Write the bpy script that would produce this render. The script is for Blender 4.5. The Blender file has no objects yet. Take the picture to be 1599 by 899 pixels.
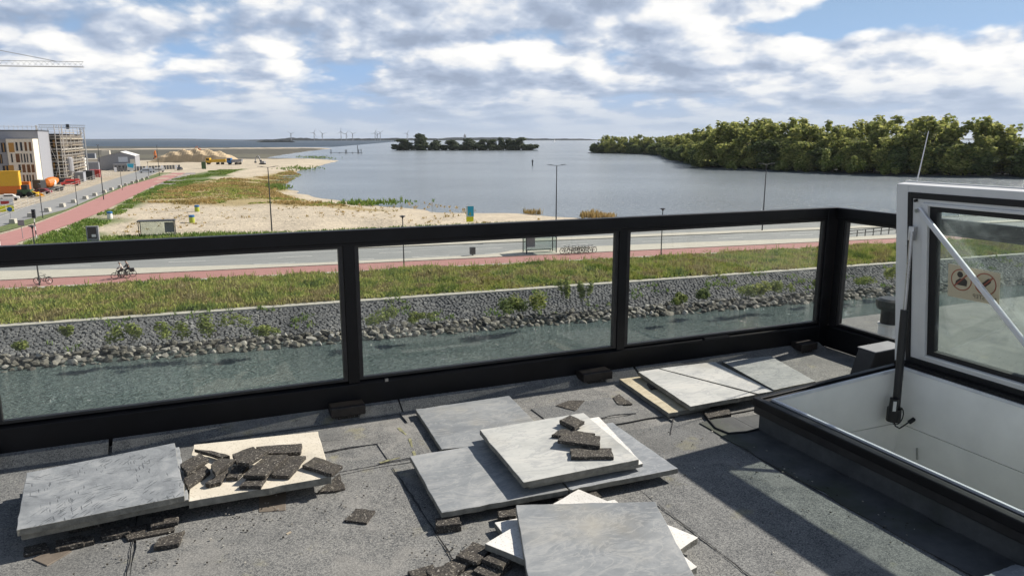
import bpy, bmesh, math, random
import numpy as np
from mathutils import Vector, Matrix
random.seed(7); RNG = np.random.default_rng(11)
SC = bpy.context.scene; COL = SC.collection
R = math.radians
# ------------------------------------------------------------------ camera
FPX, PCX, PCY, HORY = 1150.0, 799.5, 449.5, 217.0          # photograph pixels (1599 x 899)
PITCH = math.atan((PCY-HORY)/FPX); YAW = math.atan(494/math.hypot(FPX, PCY-HORY))
CAMZ = 14.0; RZ = CAMZ-1.62                                # street level is z = 0, the roof terrace is RZ
cam = bpy.data.cameras.new('camera'); camo = bpy.data.objects.new('camera', cam); COL.objects.link(camo)
camo.location = (0, 0, CAMZ); camo.rotation_euler = (math.pi/2-PITCH, 0, -YAW)
cam.sensor_width = 36; cam.lens = FPX/1599*36; cam.clip_start = .05; cam.clip_end = 90000
SC.camera = camo
# ------------------------------------------------------------------ sun, sky, exposure
SUNV = Vector((1.27, .15, 1.0)).normalized()
SUN_EL = math.asin(SUNV.z); SUN_AZ = math.atan2(SUNV.x, SUNV.y)
sl = bpy.data.lights.new('sun', 'SUN'); sl.energy = 5.0; sl.angle = R(.53); sl.color = (1, .93, .83)
so = bpy.data.objects.new('sun', sl); COL.objects.link(so); so.rotation_euler = SUNV.to_track_quat('Z', 'Y').to_euler()
so.location = (30, 0, 60)
SC.view_settings.view_transform = 'Standard'; SC.view_settings.look = 'None'
SC.view_settings.exposure = .5; SC.view_settings.gamma = 1

class NT:
    """small helper for writing node trees"""
    def __init__(s, tree): s.t = tree; s.n = tree.nodes; s.l = tree.links
    def new(s, kind, **kw):
        n = s.n.new(kind)
        for k, v in kw.items(): setattr(n, k, v)
        return n
    def put(s, sock, v):
        if hasattr(v, 'is_output') or isinstance(v, bpy.types.NodeSocket): s.l.new(v, sock)
        elif v is not None: sock.default_value = v
    def m(s, op, a, b=None, c=None, clamp=False):
        n = s.new('ShaderNodeMath', operation=op, use_clamp=clamp)
        s.put(n.inputs[0], a)
        if b is not None: s.put(n.inputs[1], b)
        if c is not None: s.put(n.inputs[2], c)
        return n.outputs[0]
    def vm(s, op, a, b=None):
        n = s.new('ShaderNodeVectorMath', operation=op); s.put(n.inputs[0], a)
        if b is not None: s.put(n.inputs[1], b)
        return n.outputs[0]
    def ss(s, x, lo, hi):
        n = s.new('ShaderNodeMapRange', interpolation_type='SMOOTHSTEP'); s.put(n.inputs[0], x)
        s.put(n.inputs[1], lo); s.put(n.inputs[2], hi); return n.outputs[0]
    def noise(s, vec, scale, detail=4, rough=.5, dist=0, col=False):
        n = s.new('ShaderNodeTexNoise'); s.put(n.inputs['Vector'], vec); s.put(n.inputs['Scale'], scale)
        s.put(n.inputs['Detail'], detail); s.put(n.inputs['Roughness'], rough); s.put(n.inputs['Distortion'], dist)
        return n.outputs['Color'] if col else n.outputs['Fac']
    def vor(s, vec, scale, out='Distance', feature='F1', rnd=1):
        n = s.new('ShaderNodeTexVoronoi', feature=feature); s.put(n.inputs['Vector'], vec); s.put(n.inputs['Scale'], scale)
        s.put(n.inputs['Randomness'], rnd); return n.outputs[out]
    def mix(s, f, a, b):
        n = s.new('ShaderNodeMix', data_type='RGBA'); s.put(n.inputs[0], f)
        s.put(n.inputs[6], a if not isinstance(a, tuple) else (*a[:3], 1)); s.put(n.inputs[7], b if not isinstance(b, tuple) else (*b[:3], 1))
        return n.outputs[2]
    def ramp(s, f, stops):
        n = s.new('ShaderNodeValToRGB'); e = n.color_ramp.elements
        while len(e) < len(stops): e.new(.5)
        for el, (p, c) in zip(e, stops): el.position = p; el.color = (*c, 1)
        s.put(n.inputs[0], f); return n.outputs[0]
    def bump(s, h, strength=.3, dist=.01):
        n = s.new('ShaderNodeBump'); s.put(n.inputs['Height'], h); n.inputs['Strength'].default_value = strength
        n.inputs['Distance'].default_value = dist; return n.outputs[0]

def make_world():
    w = bpy.data.worlds.new('World'); SC.world = w; w.use_nodes = True; T = NT(w.node_tree); T.n.clear(); w.cycles.sampling_method = 'MANUAL'; w.cycles.sample_map_resolution = 384
    out = T.new('ShaderNodeOutputWorld')
    sky = T.new('ShaderNodeTexSky', sky_type='NISHITA', sun_disc=False, sun_elevation=SUN_EL, sun_rotation=SUN_AZ,
                altitude=10, air_density=1.0, dust_density=.4, ozone_density=2.0)
    b1 = T.new('ShaderNodeBackground'); T.l.new(sky.outputs[0], b1.inputs[0]); b1.inputs[1].default_value = .05
    tc = T.new('ShaderNodeTexCoord').outputs['Generated']
    sp = T.new('ShaderNodeSeparateXYZ'); T.l.new(tc, sp.inputs[0]); x, y, z = sp.outputs
    az = T.m('DIVIDE', T.m('SUBTRACT', T.m('ARCTAN2', x, y), YAW), R(1))       # degrees right of the camera heading
    el = T.m('DIVIDE', T.m('ARCSINE', z), R(1))
    # clouds look flatter and smaller towards the horizon: stretch the height axis there
    zz = T.m('MULTIPLY', T.m('LOGARITHM', T.m('ADD', T.m('MAXIMUM', z, 0.0), .055), 2.718), 1.35)
    cb = T.new('ShaderNodeCombineXYZ'); T.l.new(T.m('MULTIPLY', x, 5.6), cb.inputs[0]); T.l.new(T.m('MULTIPLY', y, 5.6), cb.inputs[1]); T.l.new(T.m('MULTIPLY', zz, 1.55), cb.inputs[2])
    p0 = T.vm('ADD', cb.outputs[0], SEED)
    def dens(p):
        a = T.noise(p, 1.05, 2.5, .5)
        n = T.new('ShaderNodeTexVoronoi', feature='F1', normalize=True); T.l.new(T.vm('ADD', p, T.vm('MULTIPLY', T.noise(p, 3.2, 2, .55, col=True), (.28, .28, .28))), n.inputs['Vector'])
        n.inputs['Scale'].default_value = 2.6; n.inputs['Detail'].default_value = 2.0; n.inputs['Roughness'].default_value = .52; n.inputs['Lacunarity'].default_value = 2.3
        v = T.m('SUBTRACT', 1.0, n.outputs['Distance'])
        f = T.noise(p, 7, 3, .6)
        return T.m('ADD', T.m('ADD', T.m('MULTIPLY', a, .80), T.m('MULTIPLY', v, .30)), T.m('MULTIPLY', f, .085))
    d0 = dens(p0); d1 = dens(T.vm('ADD', p0, (.10, -.05, .17)))
    def blob(a0, e0, sa, se, amp):
        u = T.m('DIVIDE', T.m('SUBTRACT', az, a0), sa); v = T.m('DIVIDE', T.m('SUBTRACT', el, e0), se)
        g = T.m('POWER', 2.718, T.m('MULTIPLY', T.m('ADD', T.m('MULTIPLY', u, u), T.m('MULTIPLY', v, v)), -1.0))
        return T.m('MULTIPLY', g, amp)
    bias = None
    for bb in BLOBS:
        g = blob(*bb); bias = g if bias is None else T.m('ADD', bias, g)
    cov = T.m('ADD', d0, bias)
    mask = T.ss(cov, C0, C1)
    veil = T.m('MULTIPLY', T.ss(el, 17.0, 2.0), .9)
    mask0 = T.m('MULTIPLY', mask, T.m('SUBTRACT', 1.0, T.m('MULTIPLY', T.ss(el, 12, 28), .85)))
    # light from the right and above: bright rims, grey bellies
    lit = T.m('ADD', T.m('MULTIPLY', T.m('SUBTRACT', d0, d1), 5.4), .56)
    lit = T.m('SUBTRACT', lit, T.m('MULTIPLY', T.ss(cov, .70, .95), .45))
    lit = T.m('ADD', lit, T.m('MULTIPLY', T.m('SUBTRACT', T.noise(p0, 9, 3, .6), .5), .14))
    lit = T.m('ADD', lit, T.m('MULTIPLY', T.ss(az, 0, 28), .15), clamp=True)
    colr = T.ramp(lit, [(0, (.36, .43, .56)), (.28, (.46, .54, .69)), (.52, (.63, .70, .82)), (.76, (.93, .94, .96)), (1, (1.08, 1.07, 1.04))])
    far = T.mix(T.m('MULTIPLY', T.ss(el, 5.0, .2), .85), colr, (.46, .56, .72))
    b2 = T.new('ShaderNodeBackground'); T.l.new(far, b2.inputs[0]); b2.inputs[1].default_value = CLOUD
    bv = T.new('ShaderNodeBackground'); T.l.new(T.mix(T.ss(el, 6.0, .5), (.36, .57, .93), (.47, .58, .77)), bv.inputs[0]); bv.inputs[1].default_value = CLOUD
    m1 = T.new('ShaderNodeMixShader'); T.l.new(veil, m1.inputs[0]); T.l.new(b1.outputs[0], m1.inputs[1]); T.l.new(bv.outputs[0], m1.inputs[2])
    mx = T.new('ShaderNodeMixShader'); T.l.new(T.m('MULTIPLY', mask0, .98, clamp=True), mx.inputs[0])
    T.l.new(m1.outputs[0], mx.inputs[1]); T.l.new(b2.outputs[0], mx.inputs[2]); T.l.new(mx.outputs[0], out.inputs[0])
SEED = (3.1, 7.7, 2.35); C0, C1 = .54, .655; CLOUD = .69
BLOBS = [(-28, 10.0, 5.0, 1.9, -.24), (-9, 9.0, 5, .7, -.06), (2, 10.4, 15, 2.2, .16), (21, 7.8, 7, 1.0, -.20), (34, 9.6, 8, 1.9, -.22), (24, 5.4, 13, 1.6, .13),
         (-20, 6.6, 8, 1.8, .09), (-10, 7.5, 6, 1.6, .05), (11, 5.9, 4, .8, -.07), (-5, 3.6, 9, .8, .06), (12, 4.0, 6, 1.0, .05)]
make_world()
# ------------------------------------------------------------------ photograph pixel -> point on a known surface
_f = Vector((math.sin(YAW)*math.cos(PITCH), math.cos(YAW)*math.cos(PITCH), -math.sin(PITCH)))
_r = Vector((math.cos(YAW), -math.sin(YAW), 0)); _u = _r.cross(_f); _o = Vector((0, 0, CAMZ))
def ray(px, py): return _f+_r*((px-PCX)/FPX)+_u*((PCY-py)/FPX)
def gz(px, py, z=0): d = ray(px, py); return _o+d*((z-CAMZ)/d.z)          # on a horizontal surface
def gy(px, py, Y): d = ray(px, py); return _o+d*(Y/d.y)                   # on an upright plane along X
def gx(px, py, X): d = ray(px, py); return _o+d*(X/d.x)
# ------------------------------------------------------------------ materials
MATS = {}
def material(name):
    m = bpy.data.materials.new(name); m.use_nodes = True; T = NT(m.node_tree)
    b = T.n['Principled BSDF']; MATS[name] = m
    return m, T, b
def coords(T, rnd=False):
    c = T.new('ShaderNodeTexCoord').outputs['Object']
    if rnd:
        o = T.new('ShaderNodeObjectInfo').outputs['Random']
        k = T.new('ShaderNodeCombineXYZ'); 
        for i, f in enumerate((37., 53., 71.)): T.l.new(T.m('MULTIPLY', o, f), k.inputs[i])
        c = T.vm('ADD', c, k.outputs[0])
    return c
def plain(name, col, rough=.5, metal=0., var=.12, scale=8, bump=0., bscale=60, spec=.5, rnd=True, detail=5):
    """base colour with soft irregular wear and fine relief"""
    m, T, b = material(name); c = coords(T, rnd)
    n = T.noise(c, scale, detail, .6)
    lo = tuple(max(0, v*(1-var*1.6)) for v in col); hi = tuple(min(1, v*(1+var*1.6)) for v in col)
    T.l.new(T.ramp(n, [(.3, lo), (.7, hi)]), b.inputs['Base Color'])
    T.put(b.inputs['Roughness'], T.m('ADD', T.m('MULTIPLY', n, .2), max(0, rough-.1), clamp=True))
    b.inputs['Metallic'].default_value = metal; b.inputs['Specular IOR Level'].default_value = spec
    if bump: T.l.new(T.bump(T.noise(c, bscale, 3, .6), bump, .01), b.inputs['Normal'])
    return m
def island_mat(name, stops, rough=.7, scale=.6, amt=.45, trans=0.):
    """every loose piece of the mesh gets its own tone; slow noise makes patches"""
    m, T, b = material(name); g = T.new('ShaderNodeNewGeometry').outputs['Random Per Island']
    n = T.noise(T.new('ShaderNodeTexCoord').outputs['Object'], scale, 3, .55)
    f = T.m('ADD', T.m('MULTIPLY', g, 1-amt), T.m('MULTIPLY', T.ss(n, .28, .72), amt), clamp=True)
    c = T.ramp(f, stops); T.l.new(c, b.inputs['Base Color']); b.inputs['Roughness'].default_value = rough
    b.inputs['Specular IOR Level'].default_value = .25
    if trans:
        t = T.new('ShaderNodeBsdfTranslucent'); T.l.new(c, t.inputs[0]); mx = T.new('ShaderNodeMixShader')
        mx.inputs[0].default_value = trans; T.l.new(b.outputs[0], mx.inputs[1]); T.l.new(t.outputs[0], mx.inputs[2])
        T.l.new(mx.outputs[0], T.n['Material Output'].inputs[0])
    return m
def glass_mat(name, tint=(.93, .96, .95), refl=1.0, dirt=.03):
    m, T, b = material(name); T.n.remove(b)
    tr = T.new('ShaderNodeBsdfTransparent'); tr.inputs[0].default_value = (*tint, 1)
    gl = T.new('ShaderNodeBsdfGlossy'); gl.inputs['Roughness'].default_value = .01
    fr = T.new('ShaderNodeFresnel'); bk = T.new('ShaderNodeNewGeometry').outputs['Backfacing']; T.l.new(T.m('SUBTRACT', 1.5, T.m('MULTIPLY', bk, 1.5-1/1.5)), fr.inputs[0])
    mx = T.new('ShaderNodeMixShader'); T.l.new(T.m('MULTIPLY', fr.outputs[0], refl, clamp=True), mx.inputs[0])
    T.l.new(tr.outputs[0], mx.inputs[1]); T.l.new(gl.outputs[0], mx.inputs[2])
    df = T.new('ShaderNodeBsdfDiffuse'); df.inputs[0].default_value = (.82, .84, .81, 1)
    c = coords(T); n = T.m('MULTIPLY', T.ss(T.noise(T.vm('MULTIPLY', c, (1, 1, .35)), 3.5, 6, .65), .45, .85), dirt*2.2)
    m2 = T.new('ShaderNodeMixShader'); spots = T.m('MULTIPLY', T.m('MULTIPLY', T.ss(T.vor(c, 38), .14, .05), T.ss(T.noise(c, 5, 3), .45, .6)), min(.25, dirt*9)); T.l.new(T.m('ADD', T.m('ADD', n, dirt*.35), spots), m2.inputs[0]); T.l.new(mx.outputs[0], m2.inputs[1]); T.l.new(df.outputs[0], m2.inputs[2])
    T.l.new(m2.outputs[0], T.n['Material Output'].inputs[0])
    return m
def water_mat(name, col, s1, s2, strength, rough=.06, dist=.25, dirv=(1, 1.6, 1)):
    m, T, b = material(name); c = T.new('ShaderNodeTexCoord').outputs['Object']
    c2 = T.vm('MULTIPLY', c, dirv)
    h = T.m('ADD', T.noise(c2, s1, 4, .6, .6), T.m('MULTIPLY', T.noise(T.vm('ADD', c2, (40, 9, 3)), s2, 3, .6, .4), .5))
    patch = T.ss(T.noise(c, s1*.03, 3, .5), .3, .7)
    T.l.new(T.mix(patch, tuple(v*.85 for v in col), tuple(v*1.15 for v in col)), b.inputs['Base Color'])
    b.inputs['Roughness'].default_value = rough; b.inputs['IOR'].default_value = 1.33
    T.l.new(T.bump(h, strength, dist), b.inputs['Normal'])
    return m
def slab_mat(name, cols, vein, scale=2.2, speck=None, rough=.55, stretch=(1, 2.4, 1), stain=.35):
    """natural stone slab: veined, cloudy, with a yellowish stain"""
    m, T, b = material(name); c = coords(T, True)
    w = T.noise(T.vm('MULTIPLY', c, stretch), scale, 9, .68, .7)
    w2 = T.noise(c, scale*9, 5, .7)
    base = T.ramp(T.m('ADD', T.m('MULTIPLY', w, .8), T.m('MULTIPLY', w2, .2)), [(.28, cols[0]), (.5, cols[1]), (.72, cols[2])])
    v = T.m('ABSOLUTE', T.m('SUBTRACT', T.noise(T.vm('MULTIPLY', c, stretch), scale*1.7, 7, .62, 1.6), .5))
    base = T.mix(T.m('MULTIPLY', T.ss(v, .035, .0), vein[3]), base, vein[:3])
    st = T.ss(T.noise(T.vm('ADD', c, (9, 4, 2)), 1.4, 4, .6), .52, .75)
    base = T.mix(T.m('MULTIPLY', st, stain), base, (.42, .36, .24))
    pit = T.m('MULTIPLY', T.ss(T.vor(c, 48), .16, .05), T.ss(T.noise(c, 9, 3), .5, .62)); base = T.mix(T.m('MULTIPLY', pit, .55), base, (.12, .12, .115))
    damp = T.ss(T.noise(T.vm('ADD', c, (2, 6, 1)), 2.1, 5, .65), .55, .72); base = T.mix(T.m('MULTIPLY', damp, .22), base, (.16, .165, .165))
    if speck:
        s = T.ss(T.vor(c, speck[0]), speck[1], speck[1]-.12)
        base = T.mix(T.m('MULTIPLY', s, speck[3]), base, speck[2])
    T.l.new(base, b.inputs['Base Color']); b.inputs['Roughness'].default_value = rough
    T.l.new(T.bump(T.m('ADD', w2, T.m('MULTIPLY', w, .6)), .25, .004), b.inputs['Normal'])
    return m
def build_materials():
    # roof felt with mineral granules
    m, T, b = material('roof_felt'); c = coords(T)
    g = T.vor(c, 230, 'Color'); gs = T.new('ShaderNodeSeparateColor'); T.l.new(g, gs.inputs[0])
    big = T.noise(c, 1.3, 6, .62); mid = T.noise(c, 7, 5, .65)
    a = T.ramp(T.m('ADD', T.m('MULTIPLY', gs.outputs[0], .55), T.m('MULTIPLY', mid, .45)), [(.18, (.045, .048, .052)), (.46, (.138, .141, .14)), (.86, (.29, .29, .275))])
    a = T.mix(T.m('MULTIPLY', T.ss(big, .45, .72), .5), a, (.12, .125, .125))
    lt = T.ss(T.noise(T.vm('ADD', c, (5, 2, 0)), 2.6, 5, .6), .56, .74)
    a = T.mix(T.m('MULTIPLY', lt, .55), a, (.27, .265, .25))
    ys = T.m('MULTIPLY', T.ss(T.noise(T.vm('ADD', c, (1, 8, 0)), 3.4, 5, .6), .60, .72), .45)
    a = T.mix(ys, a, (.30, .28, .15))
    pud = T.noise(T.vm('ADD', c, (3, 3, 0)), .9, 4, .55); ring = T.m('MULTIPLY', T.ss(T.m('ABSOLUTE', T.m('SUBTRACT', pud, .52)), .03, .0), .4); a = T.mix(ring, a, (.25, .245, .23))
    a = T.mix(T.m('MULTIPLY', T.ss(pud, .54, .66), .45), a, (.095, .095, .09))
    ob = T.new('ShaderNodeObjectInfo').outputs['Random']; tone = T.new('ShaderNodeMix', data_type='RGBA', blend_type='MULTIPLY'); tone.inputs[0].default_value = 1; T.l.new(a, tone.inputs[6]); T.l.new(T.ramp(ob, [(0, (.92, .93, .94)), (1, (1.15, 1.13, 1.10))]), tone.inputs[7])
    T.l.new(tone.outputs[2], b.inputs['Base Color']); b.inputs['Roughness'].default_value = .85
    T.l.new(T.bump(T.m('ADD', gs.outputs[1], T.m('MULTIPLY', mid, 2.5)), .55, .004), b.inputs['Normal'])
    # smoother, darker felt with moss at the hatch
    m, T, b = material('flashing_felt'); c = coords(T)
    mid = T.noise(c, 6, 6, .65); mo = T.ss(T.noise(c, 2.2, 4, .6), .48, .68)
    a = T.ramp(mid, [(.3, (.035, .038, .042)), (.7, (.085, .09, .09))])
    a = T.mix(T.m('MULTIPLY', mo, .6), a, (.035, .045, .018))
    s = T.ss(T.vor(c, 90), .10, .03); a = T.mix(T.m('MULTIPLY', s, T.ss(T.noise(c, 3, 2), .5, .7)), a, (.30, .29, .24))
    T.l.new(a, b.inputs['Base Color']); b.inputs['Roughness'].default_value = .8
    T.l.new(T.bump(mid, .6, .008), b.inputs['Normal'])
    plain('black_coat', (.0055, .0055, .007), .42, var=.25, scale=5, bump=.03, bscale=200, spec=.28)
    plain('black_plastic', (.012, .012, .013), .42, var=.2)
    plain('dull_black_metal', (.016, .015, .016), .5, var=.3, scale=14)
    plain('brown_black', (.022, .017, .014), .55, var=.35, scale=25)
    m, T, b = material('white_lacquer'); c = coords(T)
    n = T.noise(c, 4, 5, .6); dirt = T.ss(T.vor(c, 16), .10, .03); k = T.ss(T.noise(c, 2.2, 4), .55, .66)
    a = T.mix(T.m('MULTIPLY', T.m('MULTIPLY', dirt, k), .7), T.ramp(n, [(.3, (.70, .70, .69)), (.7, (.79, .79, .77))]), (.20, .14, .09))
    T.l.new(a, b.inputs['Base Color']); b.inputs['Roughness'].default_value = .3
    plain('white_panel', (.90, .885, .83), .45, var=.05, scale=2.5)
    plain('aluminium', (.78, .79, .82), .35, metal=.35, var=.05)
    plain('steel', (.50, .50, .50), .3, metal=1., var=.12)
    plain('rubber_seal', (.010, .010, .011), .6, var=.2)
    glass_mat('railing_glass', (.95, .965, .955), .9, .008)
    glass_mat('hatch_glass', (.87, .925, .905), 1.4, .17)
    glass_mat('shelter_glass', (.80, .86, .85), 1., .03)
    m, T, b = material('sticker'); b.inputs['Base Color'].default_value = (.62, .56, .44, 1); b.inputs['Roughness'].default_value = .5
    t = T.new('ShaderNodeBsdfTransparent'); t.inputs[0].default_value = (.9, .86, .76, 1); mx = T.new('ShaderNodeMixShader'); mx.inputs[0].default_value = .68
    T.l.new(t.outputs[0], mx.inputs[1]); T.l.new(b.outputs[0], mx.inputs[2]); T.l.new(mx.outputs[0], T.n['Material Output'].inputs[0])
    plain('print_red', (.30, .09, .06), .5); plain('print_dark', (.05, .045, .04), .5)
    # paving slabs
    slab_mat('slab_slate', ((.12, .132, .145), (.225, .24, .25), (.40, .405, .40)), (.40, .40, .385, .4), stretch=(1, 2.0, 1))
    slab_mat('slab_pale', ((.33, .34, .325), (.48, .485, .46), (.60, .585, .535)), (.28, .29, .30, .55), stain=.45)
    slab_mat('slab_blue', ((.14, .155, .172), (.25, .268, .285), (.40, .41, .415)), (.46, .47, .48, .35), scale=3, stain=.2)
    slab_mat('slab_beige', ((.52, .47, .38), (.62, .57, .47), (.70, .65, .56)), (.45, .40, .32, .2), 4, (70, .32, (.33, .29, .22), .55), .75, (1, 1, 1), .2)
    slab_mat('slab_white', ((.56, .55, .52), (.68, .67, .64), (.76, .75, .72)), (.45, .43, .40, .2), 5, (75, .3, (.36, .34, .31), .55), .75, (1, 1, 1), .1)
    slab_mat('slab_yellow', ((.40, .35, .24), (.52, .46, .33), (.60, .55, .42)), (.25, .21, .13, .5), 3, stain=.6)
    slab_mat('slab_worn', ((.20, .215, .215), (.34, .35, .34), (.46, .46, .43)), (.16, .17, .17, .6), 5, (26, .25, (.14, .15, .15), .5))
    # slab with straw-like impressions
    m, T, b = material('slab_strand'); c = coords(T)
    base = T.ramp(T.noise(c, 5, 7, .65, 1.5), [(.25, (.12, .13, .142)), (.5, (.235, .25, .262)), (.75, (.37, .38, .385))])
    dk = None
    for i, ang in enumerate((.25, 1.0, 1.75, -.5)):
        mp = T.new('ShaderNodeMapping', vector_type='TEXTURE'); T.l.new(c, mp.inputs[0]); mp.inputs['Rotation'].default_value = (0, 0, ang); mp.inputs['Scale'].default_value = (1/13, 1/85, 1); mp.inputs['Location'].default_value = (i*3.3, i*7.1, 0)
        q = T.ss(T.vor(mp.outputs[0], 1.0), .34, .2); k = T.ss(T.noise(T.vm('ADD', c, (i*2., i, 0)), 4.5, 2), .50, .60)
        q = T.m('MULTIPLY', q, k); dk = q if dk is None else T.m('MAXIMUM', dk, q)
    T.l.new(T.mix(T.m('MULTIPLY', dk, .75), base, (.07, .078, .085)), b.inputs['Base Color']); b.inputs['Roughness'].default_value = .6
    T.l.new(T.bump(T.m('SUBTRACT', T.noise(c, 60, 4), dk), .4, .003), b.inputs['Normal'])
    plain('slab_edge', (.19, .185, .16), .8, var=.25, scale=20, bump=.4, bscale=90)
    # bonded rubber granulate with pale flecks
    m, T, b = material('rubber'); c = coords(T, True)
    v = T.vor(c, 210, 'Color'); vs = T.new('ShaderNodeSeparateColor'); T.l.new(v, vs.inputs[0])
    n = T.noise(c, 12, 4, .6)
    a = T.ramp(vs.outputs[0], [(0, (.018, .016, .014)), (.55, (.045, .04, .035)), (.84, (.085, .075, .062)), (.95, (.16, .145, .12)), (1, (.34, .32, .28))])
    a = T.mix(T.m('MULTIPLY', T.ss(n, .5, .75), .35), a, (.12, .105, .075))
    T.l.new(a, b.inputs['Base Color']); b.inputs['Roughness'].default_value = .9
    T.l.new(T.bump(vs.outputs[1], .8, .006), b.inputs['Normal'])
    island_mat('crumbs', [(0, (.02, .018, .016)), (.6, (.06, .055, .045)), (.85, (.3, .28, .24)), (1, (.5, .48, .42))], .9, 1, 0)
    plain('lichen', (.22, .215, .12), .95, var=.35, scale=40)
    plain('brown_tile', (.15, .125, .10), .7, var=.25, scale=10, bump=.2, bscale=40)
    # water and ground
    water_mat('canal_water', (.125, .165, .158), 1.2, 4.2, 1.0, .06, .6, (1, 1.7, 1))
    water_mat('sea_water', (.045, .07, .10), .2, .7, 1.0, .55, .6, (1, 1.5, 1))
    water_mat('lake_water', (.205, .235, .255), .35, 1.3, 1.0, .2, .55, (1, 1.5, 1))
    m, T, b = material('ground'); c = T.new('ShaderNodeTexCoord').outputs['Object']
    at = T.new('ShaderNodeAttribute', attribute_name='cover').outputs['Color']
    n1 = T.noise(c, .12, 6, .65); n2 = T.noise(T.vm('MULTIPLY', c, (1, .5, 1)), 1.4, 5, .7)
    k = T.m('ADD', T.m('MULTIPLY', n1, .6), T.m('MULTIPLY', n2, .75))
    a = T.new('ShaderNodeMix', data_type='RGBA', blend_type='MULTIPLY'); a.inputs[0].default_value = 1; T.l.new(at, a.inputs[6])
    T.l.new(T.ramp(k, [(.36, (.50, .50, .50)), (.62, (.98, .97, .95)), (.86, (1.35, 1.34, 1.3))]), a.inputs[7])
    T.l.new(a.outputs[2], b.inputs['Base Color']); b.inputs['Roughness'].default_value = .95
    T.l.new(T.bump(n2, .8, .3), b.inputs['Normal'])
    m, T, b = material('asphalt'); c = T.new('ShaderNodeTexCoord').outputs['Object']
    n = T.noise(T.vm('MULTIPLY', c, (.35, 2.2, 1)), .5, 6, .65); f = T.noise(c, 9, 4, .7)
    T.l.new(T.ramp(T.m('ADD', T.m('MULTIPLY', n, .7), T.m('MULTIPLY', f, .3)), [(.3, (.20, .205, .205)), (.7, (.31, .315, .31))]), b.inputs['Base Color']); b.inputs['Roughness'].default_value = .85
    for nm, c0, c1 in (('red_asphalt', (.33, .155, .14), (.43, .22, .20)), ('walk_paving', (.42, .39, .33), (.56, .525, .45)), ('concrete', (.34, .325, .28), (.50, .48, .42)), ('grey_path', (.20, .18, .17), (.29, .27, .26))):
        m, T, b = material(nm); c = T.new('ShaderNodeTexCoord').outputs['Object']
        n = T.noise(c, .7, 6, .7); f = T.noise(c, 7, 3, .7)
        T.l.new(T.ramp(T.m('ADD', T.m('MULTIPLY', n, .6), T.m('MULTIPLY', f, .4)), [(.3, c0), (.7, c1)]), b.inputs['Base Color']); b.inputs['Roughness'].default_value = .9
    plain('road_paint', (.72, .71, .67), .7, var=.12, scale=3)
    plain('bank_bed', (.055, .055, .055), .9, var=.4, scale=2)
    island_mat('basalt', [(0, (.08, .083, .087)), (.5, (.135, .138, .142)), (.85, (.20, .20, .195)), (1, (.38, .375, .36))], .8, .25, .4)
    m, T, b = material('boulder'); c = coords(T, True); r = T.new('ShaderNodeObjectInfo').outputs['Random']
    a = T.ramp(r, [(0, (.06, .06, .055)), (.4, (.14, .135, .115)), (.75, (.23, .22, .19)), (1, (.42, .41, .385))])
    T.l.new(T.mix(T.m('MULTIPLY', T.ss(T.noise(c, 2.4, 5, .65), .42, .65), .55), a, (.14, .125, .08)), b.inputs['Base Color']); b.inputs['Roughness'].default_value = .85
    T.l.new(T.bump(T.noise(c, 7, 4, .65), .8, .05), b.inputs['Normal'])
    island_mat('boulders', [(0, (.06, .06, .055)), (.5, (.16, .15, .125)), (1, (.36, .35, .32))], .85, .5, .2)
    island_mat('bank_grass', [(0, (.08, .12, .03)), (.22, (.17, .235, .055)), (.40, (.34, .38, .085)), (.57, (.43, .41, .15)), (.72, (.235, .19, .085)), (.86, (.37, .32, .15)), (1, (.52, .47, .27))], .8, .3, .72, .3)
    island_mat('green_grass', [(0, (.08, .15, .03)), (.5, (.16, .25, .05)), (.8, (.26, .30, .09)), (1, (.36, .34, .15))], .8, .2, .4, .3)
    island_mat('dry_grass', [(0, (.22, .19, .07)), (.4, (.38, .29, .12)), (.7, (.48, .34, .14)), (1, (.56, .47, .28))], .85, .1, .5, .25)
    island_mat('leaves_dark', [(0, (.06, .085, .04)), (.45, (.125, .17, .06)), (.8, (.22, .26, .09)), (1, (.40, .42, .16))], .75, .12, .3, .46)
    island_mat('leaves_olive', [(0, (.10, .13, .045)), (.4, (.24, .28, .08)), (.75, (.44, .44, .14)), (1, (.66, .63, .26))], .75, .1, .3, .5)
    island_mat('leaves_light', [(0, (.09, .12, .03)), (.5, (.20, .25, .06)), (1, (.40, .40, .14))], .75, .15, .3, .3)
    island_mat('leaves_island', [(0, (.04, .058, .036)), (.5, (.08, .105, .055)), (1, (.16, .18, .085))], .8, .1, .3, .3)
    plain('bark', (.06, .05, .04), .9, var=.3)
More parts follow.
